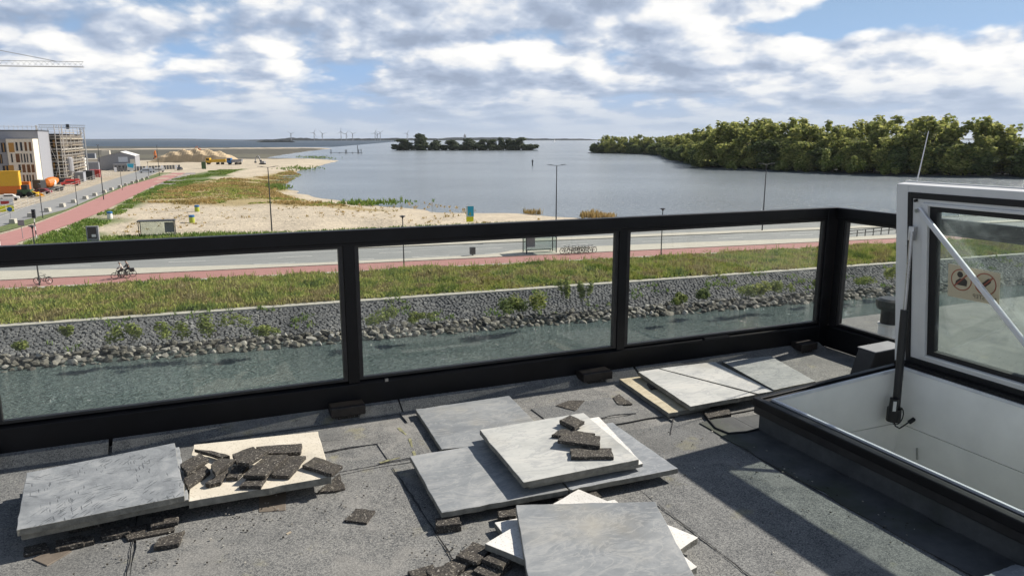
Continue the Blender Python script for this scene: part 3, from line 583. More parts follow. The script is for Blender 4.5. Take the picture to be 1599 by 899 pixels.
def build_slabs():
    A = lambda *p: zq(0, 650, 3.61, *p); B = lambda *p: zq(250, 630, 3.61, *p); C = lambda *p: zq(600, 590, 3.9075, *p); D = lambda *p: zq(750, 590, 2.91, *p); E = lambda *p: zq(950, 490, 3.553, *p)
    q1 = A((150, 315), (985, 148), (1040, 445), (92, 640))
    slab(q1, .135, .028, 'slab_strand', 'blue-grey slab with straw-like marks on top of the left pile')
    slab([(x+7, y+6) for x, y in q1], .104, .028, 'slab_blue', 'lower slab hidden under the straw-marked slab, its corner peeping out')
    slab(B((190, 230), (890, 155), (965, 410), (160, 550)), .098, .035, 'slab_beige', 'beige speckled slab covered with a heap of broken rubber pads')
    slab([(648.6, 638.6), (795, 617.5), (862, 684), (689.6, 701)], .05, .026, 'slab_slate', 'grey veined slab lying alone nearest the railing in the middle')
    slab([(639.7, 711.6), (812, 683), (888, 764), (689.6, 800)], .075, .026, 'slab_slate', 'grey wavy-veined slab under the left side of the middle stack')
    slab([(814, 682.6), (956, 659), (1059, 731), (890, 763.5)], .075, .026, 'slab_blue', 'bluish slab under the right side of the middle stack')
    T = C((582, 315), (1215, 210), (1555, 495), (850, 635))
    slab([(x+1, y+4) for x, y in T], .093, .017, 'slab_white', 'speckled slab at the bottom of the middle stack')
    slab([(771, 679), (935, 650), (1004, 723), (826, 757)], .111, .0175, 'slab_white', 'white speckled slab sticking out to the right inside the middle stack')
    slab(T, .139, .0275, 'slab_pale', 'pale yellowish slab on top of the middle stack')
    # front group
    F0, F1 = gz(806, 787.6, RZ+.115), gz(1023, 782.4, RZ+.115)
    w1 = [(903, 763), (1090, 838), (960, 930), (757, 848)]
    slab([(960, 779), (1089, 884), (905, 985), (772, 815)], .045, .028, 'slab_white', 'lowest white speckled slab of the front pile, turned askew')
    slab(w1, .074, .028, 'slab_white', 'white speckled slab turned diagonally under the front slab')
    slab([(806, 787.6), (1023, 782.4), (1092, 912), (826, 914)], .104, .028, 'slab_slate', 'big dark grey slab in front on top of the diagonal white ones')
    # right group
    slab(E((60, 360), (255, 335), (565, 505), (335, 550)), .045, .028, 'slab_yellow', 'yellowish weathered slab partly covered beside the black anchor block')
    R2 = E((165, 320), (590, 265), (915, 428), (455, 512)); a, b = E((275, 303), (818, 446))
    slab([R2[0], a, b, R2[3]], .088, .028, 'slab_pale', 'larger piece of a pale slab broken in two near the railing')
    a2, b2 = E((285, 301), (828, 441)); slab([a2, R2[1], R2[2], b2], .088, .028, 'slab_pale', 'triangular right piece of the broken pale slab near the railing')
    slab(E((630, 262), (900, 232), (1150, 372), (915, 420)), .045, .028, 'slab_worn', 'worn dark-mottled slab next to the hatch kerb')
    slab([(1535, 899), (1585, 880), (1660, 900), (1600, 935)], .05, .028, 'slab_blue', 'blue-grey slab corner in the shade by the hatch, bottom right')
    # rubber pads on the beige slab
    zb = .098
    heap = [((110, 340), (225, 280), (275, 310), (150, 385), .045, 'upper left'), ((130, 420), (240, 335), (285, 375), (155, 465), .022, 'lower left'), ((285, 345), (330, 305), (430, 310), (310, 395), .045, 'steeply turned'),
        ((250, 445), (385, 365), (345, 440), (275, 455), .02, 'narrow low'), ((190, 255), (290, 262), (395, 290), (350, 300), .03, 'thin sliver-like'), ((400, 285), (525, 240), (545, 260), (430, 330), .042, 'upper middle'),
        ((435, 330), (540, 250), (610, 265), (500, 335), .062, 'topmost'), ((540, 240), (800, 222), (795, 272), (600, 280), .022, 'longest far'), ((370, 415), (415, 350), (500, 345), (440, 412), .020, 'small shaded middle'),
        ((470, 400), (600, 290), (720, 285), (590, 402), .042, 'wide middle'), ((625, 400), (700, 290), (820, 293), (735, 405), .022, 'clean-edged right'), ((450, 460), (490, 410), (605, 405), (565, 465), .019, 'brownish front'),
        ((800, 345), (875, 297), (1030, 350), (965, 395), .022, 'overhanging right')]
    for i, h in enumerate(heap): pad(B(*h[:4]), zb+h[4], h[5]+' rubber pad of the heap on the beige slab', tilt=random.uniform(-.05, .05) if h[4] > .03 else 0)
    pad(B((885, 500), (1010, 390), (1042, 475), (1000, 488)), .02, 'rubber pad on the roof under the corner of the beige slab')
    pad(B((1040, 655), (1105, 588), (1215, 600), (1165, 668)), .02, 'single rubber pad lying alone on the roof felt')
    o = pad([(405, 764), (447, 758), (446, 796), (404, 799)], .012, 'square brown tile piece lying against the beige slab', t=.008, mat='brown_tile', name='tile_piece', cat='tile')
    pad(A((180, 800), (300, 745), (405, 755), (265, 838)), .012, 'thin light brown tile piece at the lower left', t=.008, mat='brown_tile', name='tile_piece', cat='tile')
    for i, (q, z, l) in enumerate([(((850, 570), (1005, 545), (1005, 590), (850, 618)), .04, 'under the front edge of the straw-marked slab, rightmost'), (((570, 640), (735, 605), (735, 650), (575, 680)), .03, 'under the straw-marked slab, middle'),
        (((730, 620), (830, 600), (830, 645), (735, 665)), .022, 'tucked between two others under the straw-marked slab'), (((705, 668), (985, 618), (985, 640), (720, 690)), .02, 'long flat, in front of the straw-marked slab'),
        (((860, 735), (900, 680), (1040, 640), (1005, 715)), .03, 'tilted dark, in front of the straw-marked slab'), (((310, 695), (460, 665), (470, 710), (315, 742)), .03, 'under the straw-marked slab, left'), (((462, 672), (525, 668), (525, 700), (470, 715)), .025, 'small, under the straw-marked slab near its left end'),
        (((130, 735), (260, 705), (270, 745), (140, 775)), .022, 'half in shade at the far left under the straw-marked slab')]):
        pad(A(*q), z, 'rubber pad '+l)
    for q, z, l in [(((1070, 255), (1135, 225), (1222, 262), (1160, 300)), .175, 'ragged rubber pad at the back on the pale top slab'), (((1020, 345), (1075, 305), (1285, 335), (1240, 362)), .157, 'half-covered rubber pad on the pale top slab'),
        (((1060, 380), (1092, 335), (1317, 352), (1314, 412)), .176, 'rubber pad lying over another on the pale top slab'), (((1135, 430), (1385, 425), (1400, 478), (1142, 480)), .157, 'front rubber pad alone on the pale top slab')]:
        pad(C(*q), z, l)
    pad(C((1072, 262), (1130, 240), (1205, 270), (1150, 305)), .157, 'lower of two stacked ragged pads on the pale top slab')
    pad(C((1040, 165), (1130, 135), (1225, 135), (1165, 198)), .022, 'rubber pad on the roof felt behind the middle stack'); pad(C((1395, 118), (1430, 95), (1515, 155), (1430, 162)), .022, 'small rubber pad between the middle stack and the anchor block')
    pad(C((315, 855), (455, 838), (472, 885), (320, 899)), .045, 'rubber pad carrying the left front corner of the middle stack', t=.04); pad(C((695, 812), (805, 790), (805, 835), (700, 850)), .045, 'rubber pad under the front edge of the middle stack', t=.04)
    pad([(868, 775), (930, 765), (940, 775), (880, 790)], .043, 'rubber pad under the right part of the middle stack', t=.04)
    pad([(700, 690), (735, 684), (745, 700), (710, 706)], .022, 'rubber pad under the lone grey slab', t=.02)
    for q, z, l in [([(636, 893), (676, 880), (690, 893), (655, 910)], .02, 'leftmost'), ([(664, 890), (700, 880), (716, 895), (684, 912)], .04, 'second'), ([(694, 880), (728, 862), (742, 872), (712, 893)], .03, 'third'), ([(712, 868), (740, 845), (768, 856), (744, 876)], .045, 'topmost'),
        ([(738, 890), (770, 868), (800, 880), (770, 905)], .03, 'fifth'), ([(752, 872), (775, 858), (800, 868), (785, 884)], .05, 'rightmost'), ([(700, 905), (735, 888), (765, 903), (730, 925)], .02, 'front')]:
        pad(q, z, l+' rubber pad of the dark heap at the bottom edge', tilt=random.uniform(-.06, .06))
    # hidden packing that carries the upper slabs
    for l, (q, z) in zip(('front part of the broken slab', 'back left corner of the broken slab', 'front left part of the straw-marked slab', 'front right part of the straw-marked slab', 'back left corner of the straw-marked slab', 'front of the beige slab'), (([(1085, 622), (1120, 615), (1128, 622), (1092, 630)], .058), ([(1010, 598), (1040, 594), (1046, 602), (1016, 606)], .058), ([(100, 790), (150, 780), (155, 800), (104, 810)], .074), ([(230, 752), (280, 742), (284, 760), (234, 770)], .074), ([(60, 745), (110, 735), (114, 750), (64, 762)], .074), ([(340, 745), (400, 735), (404, 750), (344, 760)], .062))):
        pad(q, z, 'packing pad almost hidden beneath the '+l, t=z-.008, group='packing pads under slabs')
    pad([(1098, 640), (1135, 634), (1142, 645), (1105, 652)], .03, 'dark flat pad under the front corner of the broken slab', t=.026)
    for q, z in (([(860, 835), (930, 830), (935, 850), (865, 856)], .016),): pad(q, z, 'packing pad under the front pile', t=.014, group='packing pads under slabs')
build_slabs()
def build_roof_things():
    t = thing('vent_cover', 'black bent metal cover with shiny top edge in the railing corner', 'cover', (0, 0, RZ))
    m = MB(); pr = [(4.40, 0), (4.05, 0), (4.12, .205), (4.40, .215)]
    m.add([(x, y, z) for y in (3.46, 3.60) for x, z in pr], [(0, 1, 2, 3), (7, 6, 5, 4), (0, 4, 5, 1), (1, 5, 6, 2), (2, 6, 7, 3), (3, 7, 4, 0)]); part(t, 'body', m, 'dull_black_metal', .006)
    part(t, 'top_plate', MB().add([(4.115, 3.455, .2065), (4.115, 3.605, .2065), (4.40, 3.605, .2165), (4.40, 3.455, .2165), (4.115, 3.455, .212), (4.115, 3.605, .212), (4.40, 3.605, .222), (4.40, 3.455, .222)], [(3, 2, 1, 0), (4, 5, 6, 7), (0, 1, 5, 4), (1, 2, 6, 5), (2, 3, 7, 6), (3, 0, 4, 7)]), 'paint_grey')
    v = thing('vent_pipe', 'vent pipe with black cowl and silver foot on the neighbouring roof', 'vent', (5.13, 4.20, RZ-.01))
    part(v, 'foot', MB().lathe([(.14, 0), (.10, .02), (.085, .05), (.085, .13)], 20), 'aluminium', smooth=False); part(v, 'collar', MB().lathe([(.09, .131), (.092, .15)], 20), 'paint_white')
    part(v, 'stack', MB().lathe([(.075, .151), (.075, .27)], 20), 'black_plastic'); part(v, 'cowl', MB().lathe([(.105, .27), (.12, .30), (.12, .345), (.09, .36)], 20), 'black_plastic')
    a, b = gx(1450, 205, SX+.028), gx(1432, 283, SX+.028); d = (b-a).normalized(); k = (RZ+1.107-a.z)/d.z
    t = thing('aerial', 'thin slanting pale aerial rod rising from behind the hatch lid', 'aerial', a+d*k)
    part(t, 'rod', MB().tube((0, 0, 0), -d*k, .006, .0025), 'aluminium'); part(t, 'foot', MB().lathe([(.02, 0), (.018, .03), (.008, .05)], 12), 'black_plastic')
    pts = [gz(x, y, RZ+.02) for x, y in ((1100, 648), (1118, 668), (1138, 676), (1165, 674), (1190, 668))]; c = pts[0].copy(); c.z = RZ
    tag(link('cable', MB().path([p-c for p in pts], .006).mesh('cable'), 'rubber_seal', None, c), 'black cable lying on the roof beside the hatch kerb', 'cable')
    vs, fs = [], []
    for cx, cy, s, n in ((385, 800, 60, 70), (240, 850, 90, 80), (560, 790, 80, 60), (720, 850, 60, 90), (900, 690, 120, 50), (1380, 800, 90, 80), (1250, 720, 60, 60), (1050, 690, 120, 40)):
        for _ in range(n):
            p = gz(random.gauss(cx, s), random.gauss(cy, s*.3), RZ+.016); r = random.uniform(.0012, .0036); o = len(vs)
            if p.x > 2.68 or p.y > 4.1: continue
            vs += [(p.x+r*random.uniform(.5, 1.4)*a, p.y+r*random.uniform(.5, 1.4)*b, p.z+r*.5*g) for g in (-1, 1) for b in (-1, 1) for a in (-1, 1)]; fs += [tuple(o+k for k in q) for q in [(0, 2, 3, 1), (4, 5, 7, 6), (0, 1, 5, 4), (2, 6, 7, 3), (0, 4, 6, 2), (1, 3, 7, 5)]]
    tag(link('rubble_crumbs', MB().add(vs, fs).mesh('rubble_crumbs'), 'crumbs'), 'crumbs of rubber and grit strewn over the roof felt', 'crumbs', kind='stuff')
    tag(link('wood_chip', MB().box((0, 0, .006), (.022, .008, .006), .6).mesh('wood_chip'), 'scaffold_board', None, gz(451, 834, RZ+.004)), 'tiny pale wood chip on the roof felt', 'chip')
build_roof_things()
plain('green_ground', (.11, .14, .045), .95, var=.35, scale=1.2)
# ------------------------------------------------------------------ ground, water, canal bank
WZ = -1.6
edge_strip = lambda x: 64.4-.061*x          # concrete edge at the top of the bank
bank_foot = lambda x: 59.6-.083*x           # foot of the pitched stones
water_line = lambda x: 57.4-.072*x
red_lo = lambda x: 80.4-.108*x+.0001*x*x
red_up = lambda x: 85.0-.108*x
med_lo = lambda x: 97.2-.115*x
med_up = lambda x: 99.9-.117*x
road_far = lambda x: 107.6-.117*x
SHORE = [(900, 20), (300, 76), (160, 93), (110, 103), (85, 118), (67, 136), (61, 147), (50, 155), (44, 166), (40, 173), (36, 184), (31, 205), (29.6, 228), (25, 256), (24.6, 284), (31, 316), (48, 380), (74, 472), (90, 520), (96, 560), (84, 590),
    (58, 610), (56, 660), (72, 740), (100, 860), (150, 1050), (209, 1260), (170, 1330), (60, 1420), (-120, 1640), (-500, 1850), (-1500, 2000), (-4000, 2100), (-4000, 40), (-400, 66), (900, 10)]
def signed(px, py, poly):
    """distance to the outline, positive inside"""
    P = np.array(poly, float); d = np.full(px.shape, 1e9); ins = np.zeros(px.shape, bool)
    for (x0, y0), (x1, y1) in zip(P, np.roll(P, -1, 0)):
        ex, ey = x1-x0, y1-y0; t = np.clip(((px-x0)*ex+(py-y0)*ey)/(ex*ex+ey*ey), 0, 1)
        d = np.minimum(d, np.hypot(px-x0-t*ex, py-y0-t*ey))
        if y0 != y1: ins ^= ((y0 > py) != (y1 > py)) & (px < (x1-x0)*(py-y0)/(y1-y0)+x0)
    return np.where(ins, d, -d)
def vnoise(x, y, s, seed=0):
    """smooth value noise"""
    g = np.random.default_rng(seed).random((256, 256)); u, v = x/s, y/s; i, j = np.floor(u).astype(int), np.floor(v).astype(int); a, b = u-i, v-j
    a, b = a*a*(3-2*a), b*b*(3-2*b); q = lambda di, dj: g[(i+di) % 256, (j+dj) % 256]
    return (q(0, 0)*(1-a)+q(1, 0)*a)*(1-b)+(q(0, 1)*(1-a)+q(1, 1)*a)*b
px2 = lambda pts, z=0: [tuple(gz(x, y, z).to_2d()) for x, y in pts]
Z_DRY = px2([(205, 316), (255, 296), (300, 284), (420, 271), (455, 262), (470, 268), (440, 283), (428, 295), (470, 308), (560, 318), (600, 322), (560, 324), (420, 318), (300, 320)])
Z_GREEN1 = px2([(60, 372), (130, 345), (180, 325), (215, 305), (262, 283), (320, 268), (380, 264), (330, 280), (260, 300), (215, 318), (175, 345), (140, 362), (150, 380)])
Z_SAND = [(-12, 122), (60, 112), (62, 146), (40, 173), (-14, 172)]
SAND, DRY, GREEN, MUD, SITE, OLIVE = (.43, .375, .29), (.30, .24, .12), (.10, .135, .04), (.072, .068, .052), (.36, .315, .245), (.17, .165, .07)
LAKE_SIDE = None
def build_ground():
    global HGT
    ys = np.concatenate([np.arange(0, 70, 1.2), np.arange(70, 330, 2.6), np.arange(330, 800, 11), np.arange(800, 2200, 40)])
    xs = np.concatenate([np.arange(-4000, -400, 300), np.arange(-400, -70, 12), np.arange(-70, 116, 2.2), np.arange(116, 320, 8), np.arange(320, 900, 50)])
    X, V = np.meshgrid(xs, ys); Y = V+edge_strip(np.clip(X, -400, 320))+.4
    sd = signed(X, Y, SHORE); sd2 = sd+(vnoise(X, Y, 9, 1)-.5)*3+(vnoise(X, Y, 30, 2)-.5)*4
    inland = np.clip((Y-road_far(X)-4)/8, 0, 1)
    Z = np.clip(WZ-.05+sd2*.075, -2.8, 0)
    Z = np.where(Y-road_far(X) < 2, np.where(sd > -4, 0, Z), Z)
    Z = Z-.05*inland+(vnoise(X, Y, 6, 3)-.5)*.5*inland*np.clip(sd/20, 0, 1)*(X > -14)
    col = np.empty(X.shape+(3,)); col[:] = SAND
    def paint(mask, c, w=1.0):
        m = np.clip(mask*w, 0, 1)[..., None]; col[:] = col*(1-m)+np.array(c)*m
    nz = vnoise(X, Y, 7, 4)
    paint((Y > 560)*1.0, MUD); paint((Y > 230)*(Y < 430)*(X < -24)*1.0, SITE); paint((X < -27)*(Y > 120)*(Y < 240)*1., SITE)
    far_sand = (np.abs(Y-(1180+.25*(X+60))) < 55)*(X > -330); paint(far_sand*1., (.44, .38, .30))
    paint((Y > 1350)*1., (.055, .062, .06)); paint(((Y > 620)*(Y < 760)*(X > -200))*.6, (.12, .115, .08))
    paint(np.clip((signed(X, Y, Z_DRY)+3+(nz-.5)*8)/4, 0, 1), DRY); paint(np.clip((signed(X, Y, Z_GREEN1)+1+(nz-.5)*6)/3, 0, 1), GREEN)
    verge = np.clip((road_far(X)+9.5+(nz-.5)*9-Y)/3, 0, 1); paint(verge, OLIVE)
    paint(np.clip((red_lo(X)-Y)/2, 0, 1), (.13, .12, .055))
    wet = np.clip((2.8-sd2)/2.5, 0, 1)*(sd > -3)*(Y > road_far(X)+10); paint(wet*.55, (.22, .18, .13))
    ny, nx = X.shape; V3 = np.stack([X, Y, Z], -1).reshape(-1, 3); i = np.arange(ny*nx).reshape(ny, nx)
    F = np.stack([i[:-1, :-1], i[:-1, 1:], i[1:, 1:], i[1:, :-1]], -1).reshape(-1, 4)
    me = bpy.data.meshes.new('ground'); me.from_pydata(V3.tolist(), [], F.tolist())
    at = me.color_attributes.new('cover', 'FLOAT_COLOR', 'POINT'); at.data.foreach_set('color', np.concatenate([col.reshape(-1, 3), np.ones((ny*nx, 1))], 1).ravel())
    for p in me.polygons: p.use_smooth = True
    tag(link('ground', me, 'ground'), kind='structure')
    # water sheets
    def sheet(name, pts, mat): tag(link(name, MB().add([(x, y, WZ) for x, y in pts], [tuple(range(len(pts)))]).mesh(name), mat), kind='structure')
    sheet('canal_water', [(-400, 5.2), (900, 5.2), (900, edge_strip(900)-.5), (-400, edge_strip(-400)-.5)], 'canal_water')
    sheet('hinterland', [(-30000, -9000), (30000, -9000), (30000, 5.19), (-30000, 5.19)], 'grey_path')
    tag(link('sea_water', MB().add([(x, y, WZ+.02) for x, y in ((-29000, 1500), (250, 1500), (6200, 21500), (-29000, 21500))], [(0, 1, 2, 3)]).mesh('sea_water'), 'sea_water'), kind='structure')
    sheet('lake_water', [(-30000, edge_strip(-400)-.5), (-400, edge_strip(-400)-.5), (900, edge_strip(900)-.5), (30000, edge_strip(900)-.5), (30000, 22000), (-30000, 22000)], 'lake_water')
build_ground()

def strip_mesh(lo, up, x0, x1, n, z0, z1=None, skirt=.15):
    z1 = z0 if z1 is None else z1; mb = MB(); xs = [x0+(x1-x0)*i/n for i in range(n+1)]; vs = []
    for x in xs: vs += [(x, lo(x), z0-skirt), (x, lo(x), z0), (x, up(x), z1), (x, up(x), z1-skirt)]
    fs = []
    for i in range(n):
        a, b = 4*i, 4*i+4
        fs += [(a+k, b+k, b+k+1, a+k+1) for k in range(3)]
    return mb.add(vs, fs+[(0, 1, 2, 3), (4*n+3, 4*n+2, 4*n+1, 4*n)])
def build_bank():
    X0, X1 = -60, 190
    bank = tag(link('canal_bank', MB().add(sum(([(x, edge_strip(x)+.2, -.10), (x, bank_foot(x), -1.30), (x, water_line(x)-1.5, -2.6)] for x in range(X0, X1+1, 5)), []),
        sum(([(3*i, 3*i+1, 3*i+4, 3*i+3), (3*i+1, 3*i+2, 3*i+5, 3*i+4)] for i in range((X1-X0)//5)), [])).mesh('canal_bank'), 'bank_bed'), kind='structure')
    # concrete edge beam
    k = 0
    for i in range(50):
        x = X0+i*5.0; o = link('edge_beam', strip_mesh(lambda q: edge_strip(q)-.25, lambda q: edge_strip(q)+.62, x+.015, x+4.985, 1, .05, skirt=.3).mesh('edge_beam'), 'concrete', bank)
    # pitched stones: each a small block of its own, joined
    vs, fs = [], []; g = .30
    for i in range(int(135/g)):
        for j in range(18):
            x = -24+i*g+random.uniform(-.11, .11)+(j % 2)*g/2; t = (j+.5+random.uniform(-.15, .15))/18
            a = Vector((x, edge_strip(x)-.1, -.02)); b = Vector((x, bank_foot(x), -1.22)); c = a.lerp(b, t); h = random.uniform(.0, .035); w = g*random.uniform(.30, .50); d = .14*random.uniform(.8, 1.1); o = len(vs); tw = random.uniform(-.5, .5)
            sl = (b-a).normalized(); ca, sa = math.cos(tw), math.sin(tw)
            for s, hh in ((1, -.12), (.8, h)):
                for u, v in ((-1, -1), (1, -1), (1, 1), (-1, 1)):
                    u += random.uniform(-.22, .22); v += random.uniform(-.22, .22); uu, vv = (u*w*ca-v*d*sa)*s, (u*w*sa+v*d*ca)*s
                    vs.append((c.x+uu, c.y+sl.y*vv, c.z+sl.z*vv+hh))
            fs += [(o+4, o+5, o+6, o+7)]+[(o+q, o+(q+1) % 4, o+4+(q+1) % 4, o+4+q) for q in range(4)]
    me = bpy.data.meshes.new('pitched_stones'); me.from_pydata(vs, [], fs); fix(me); link('pitched_stones', me, 'basalt', bank)['kind'] = 'stuff'
    # rock armour at the water line
    protos = []
    for k in range(9):
        bm = bmesh.new(); bmesh.ops.create_icosphere(bm, subdivisions=1, radius=.5)
        for v in bm.verts: v.co = v.co*random.uniform(.55, 1.25)
        for v in bm.verts: v.co.z *= .72; v.co.x *= 1.2
        me = bpy.data.meshes.new('stone'); bm.to_mesh(me); bm.free(); me.materials.append(M['boulder']); protos.append(me)
    rocks = []
    for i in range(230):
        for j in range(5):
            x = -26+i*.60+random.uniform(-.2, .2); t = (j+random.random())/5.0; y = bank_foot(x)-.1+(water_line(x)-.6-bank_foot(x)+.1)*t; z = -1.14-.46*t+random.uniform(-.08, .12)
            rocks.append((x, y, z, random.uniform(.34, .74)))
    rocks.sort(key=lambda r: abs(r[0]-22)); vs, fs = [], []
    for i, (x, y, z, s) in enumerate(rocks):
        e = (random.uniform(-.5, .5), random.uniform(-.5, .5), random.uniform(0, 6.28))
        if i < 300:
            o = link('stone', protos[i % 9], None, bank, (x, y, z)); o.rotation_euler = e; o.scale = (s, s, s)
        else:
            Q = Matrix.Translation((x, y, z)) @ Matrix.Rotation(e[2], 4, 'Z') @ Matrix.Rotation(e[0], 4, 'X') @ Matrix.Scale(s, 4); me = protos[i % 9]; o = len(vs)
            vs += [tuple(Q @ v.co) for v in me.vertices]; fs += [tuple(o+q for q in p.vertices) for p in me.polygons]
    me = bpy.data.meshes.new('stones'); me.from_pydata(vs, [], fs); fix(me); link('stones', me, 'boulders', bank)['kind'] = 'stuff'
build_bank()

def build_roads():
    struct('cycle_path', strip_mesh(red_lo, red_up, -90, 200, 40, .03), 'red_asphalt')
    struct('path_kerb', strip_mesh(lambda x: red_lo(x)-.75, red_lo, -90, 200, 40, .05), 'concrete')
    wu = [(-90, 100.5), (-40, 95.2), (-20.5, 93.2), (-7.9, 89.7), (-1, 88.2), (8, 86.1), (12, 85.4), (27, 83.9), (33, 83.6), (36.5, 85.9), (45, 85.0), (63.5, 82.6), (82, 79.2), (100, 77.2), (200, 66.6)]
    def walk_up(x):
        for (a, b), (c, d) in zip(wu, wu[1:]):
            if a <= x <= c: return b+(d-b)*(x-a)/(c-a)
        return wu[-1][1]
    struct('pavement', strip_mesh(lambda x: red_up(x)+.01, walk_up, -90, 200, 145, .12), 'walk_paving')
    struct('road', strip_mesh(lambda x: walk_up(x)-.3, lambda x: med_lo(x)+.3, -90, 200, 145, .02), 'asphalt')
    struct('median', strip_mesh(med_lo, med_up, -12, 200, 40, .14), 'walk_paving')
    struct('far_road', strip_mesh(lambda x: med_up(x)-.3, road_far, -90, 200, 40, .016), 'asphalt')
    struct('verge_kerb', strip_mesh(road_far, lambda x: road_far(x)+.35, -90, 200, 40, .12), 'concrete')
    n = 0
    def mark(x0, x1, y, w, road='road'): struct('road_marking', strip_mesh(lambda x: y(x)-w/2, lambda x: y(x)+w/2, x0, x1, 2, .032, skirt=.004), 'road_paint')
    for i in range(12): mark(-40+i*12, -36+i*12, lambda x: (97.2-.115*x+85.4-.1*x)/2+1.2, .16)
    for i in range(11): mark(5+i*9, 9.5+i*9, lambda x: 88.2-.11*x, .18)
    mark(-10, 110, lambda x: 96.2-.115*x, .14); mark(-60, 110, lambda x: 106.7-.117*x, .14); mark(-60, 110, lambda x: 100.6-.117*x, .14)
    for i in range(8): mark(-30+i*15, -25+i*15, lambda x: 103.8-.117*x, .16)
    for i in range(5): mark(-24, -12.5-i*.5, lambda x, i=i: 95.4-.11*x+i*1.25, .55)
    # cycle path and road running away on the left
    def ribbon(name, lo, up, z, mat):
        n = len(lo); struct(name, MB().add([(x, y, z) for x, y in lo]+[(x, y, z) for x, y in up], [(i, i+1, n+i+1, n+i) for i in range(n-1)]), mat)
    ribbon('cycle_path', [(-23.2, 107.5), (-23.6, 120), (-20.5, 142), (-18, 165), (-15.5, 208), (-12.9, 251), (-8.6, 300), (-4.9, 342)], [(-31, 107.5), (-28.6, 126), (-25.8, 144), (-24.3, 168), (-22.2, 215), (-20.1, 254), (-14.6, 302), (-9.9, 344)], .035, 'red_asphalt')
    ribbon('side_path', [(-9.2, 235), (-6, 270), (-2, 310), (-1, 342)], [(-13.7, 238), (-11, 270), (-7.3, 310), (-4.7, 342)], .03, 'grey_path')
    ribbon('road', [(-33, 108), (-31, 140), (-25.5, 171.5), (-23.5, 205), (-21.7, 233), (-18, 310), (-14.1, 398)], [(-46, 108), (-40, 150), (-35.2, 172), (-31.8, 205), (-29.8, 258), (-26.5, 330), (-22.7, 402)], .025, 'asphalt')
    ribbon('road_verge', [(-29.5, 128), (-26.4, 146), (-24.6, 170), (-22.4, 216), (-20.3, 255), (-14.9, 304), (-10.2, 346)], [(-31.8, 128), (-29.8, 146), (-25.2, 172), (-23.2, 216), (-21, 258), (-17.8, 310), (-15.2, 346)], .05, 'green_ground')
    for i in range(15):
        t = i/14; x, y = -29.6+t*12.5, 147+t*150; o = link('concrete_block', BLOCK.mesh('concrete_block') if i == 0 else bpy.data.objects['concrete_block'].data, 'concrete', None, (x+random.uniform(-.2, .2), y, .05), rz=1.5+random.uniform(-.1, .1))
        tag(o, f'{NTH[i]} concrete block from the near end along the road verge', 'block', 'concrete blocks along the verge')
BLOCK = MB().add([(-.75, -.45, 0), (.9, -.45, 0), (.9, .45, 0), (-.9, .45, 0), (-.8, -.36, .75), (.8, -.36, .75), (.8, .36, .75), (-.8, .36, .75)], [(3, 2, 1, 0), (4, 5, 6, 7), (0, 1, 5, 4), (1, 2, 6, 5), (2, 3, 7, 6), (3, 0, 4, 7)])
build_roads()

# ------------------------------------------------------------------ grass and herbs as real blades
def blades(name, pts, hs, w, mat, lean=.35, parent=None, per=5):
    """tufts of bent blades at the given points; one mesh, nobody could count it"""
    n = len(pts); P = np.repeat(np.asarray(pts, float), per, 0); H = np.repeat(np.asarray(hs, float), per)*RNG.uniform(.55, 1.15, n*per); k = len(P)
    P[:, :2] += RNG.normal(0, .16, (k, 2)); a = RNG.uniform(0, 2*np.pi, k); b = RNG.uniform(0, 2*np.pi, k); L = H*RNG.uniform(.1, lean*1.6, k)
    side = np.stack([np.cos(a), np.sin(a), np.zeros(k)], -1)*(w*RNG.uniform(.6, 1.3, k))[:, None]; out = np.stack([np.cos(b)*L, np.sin(b)*L, np.zeros(k)], -1); up = np.zeros((k, 3)); up[:, 2] = H
    v0 = P-side*.6; v1 = P+side*.6; m = P+up*.6+out*.35; v2 = m+side; v3 = m-side; v4 = P+up+out+side*.15; v5 = P+up+out-side*.15
    V = np.stack([v0, v1, v2, v3, v4, v5], 1).reshape(-1, 3); o = (np.arange(k)*6)[:, None]
    F = np.concatenate([o+[0, 1, 2, 3], o+[3, 2, 4, 5]], 0)
    me = bpy.data.meshes.new(name); me.from_pydata(V.tolist(), [], F.tolist()); ob = link(name, me, mat, parent); return ob
def scatter(poly, n):
    P = np.array(poly); lo, hi = P.min(0), P.max(0); out = np.zeros((0, 2))
    while len(out) < n:
        q = RNG.uniform(lo, hi, (n*2, 2)); q = q[signed(q[:, 0], q[:, 1], poly) > 0]; out = np.concatenate([out, q])
    return out[:n]
def z0(q, z=0.0): return np.concatenate([q, np.full((len(q), 1), z)], 1)
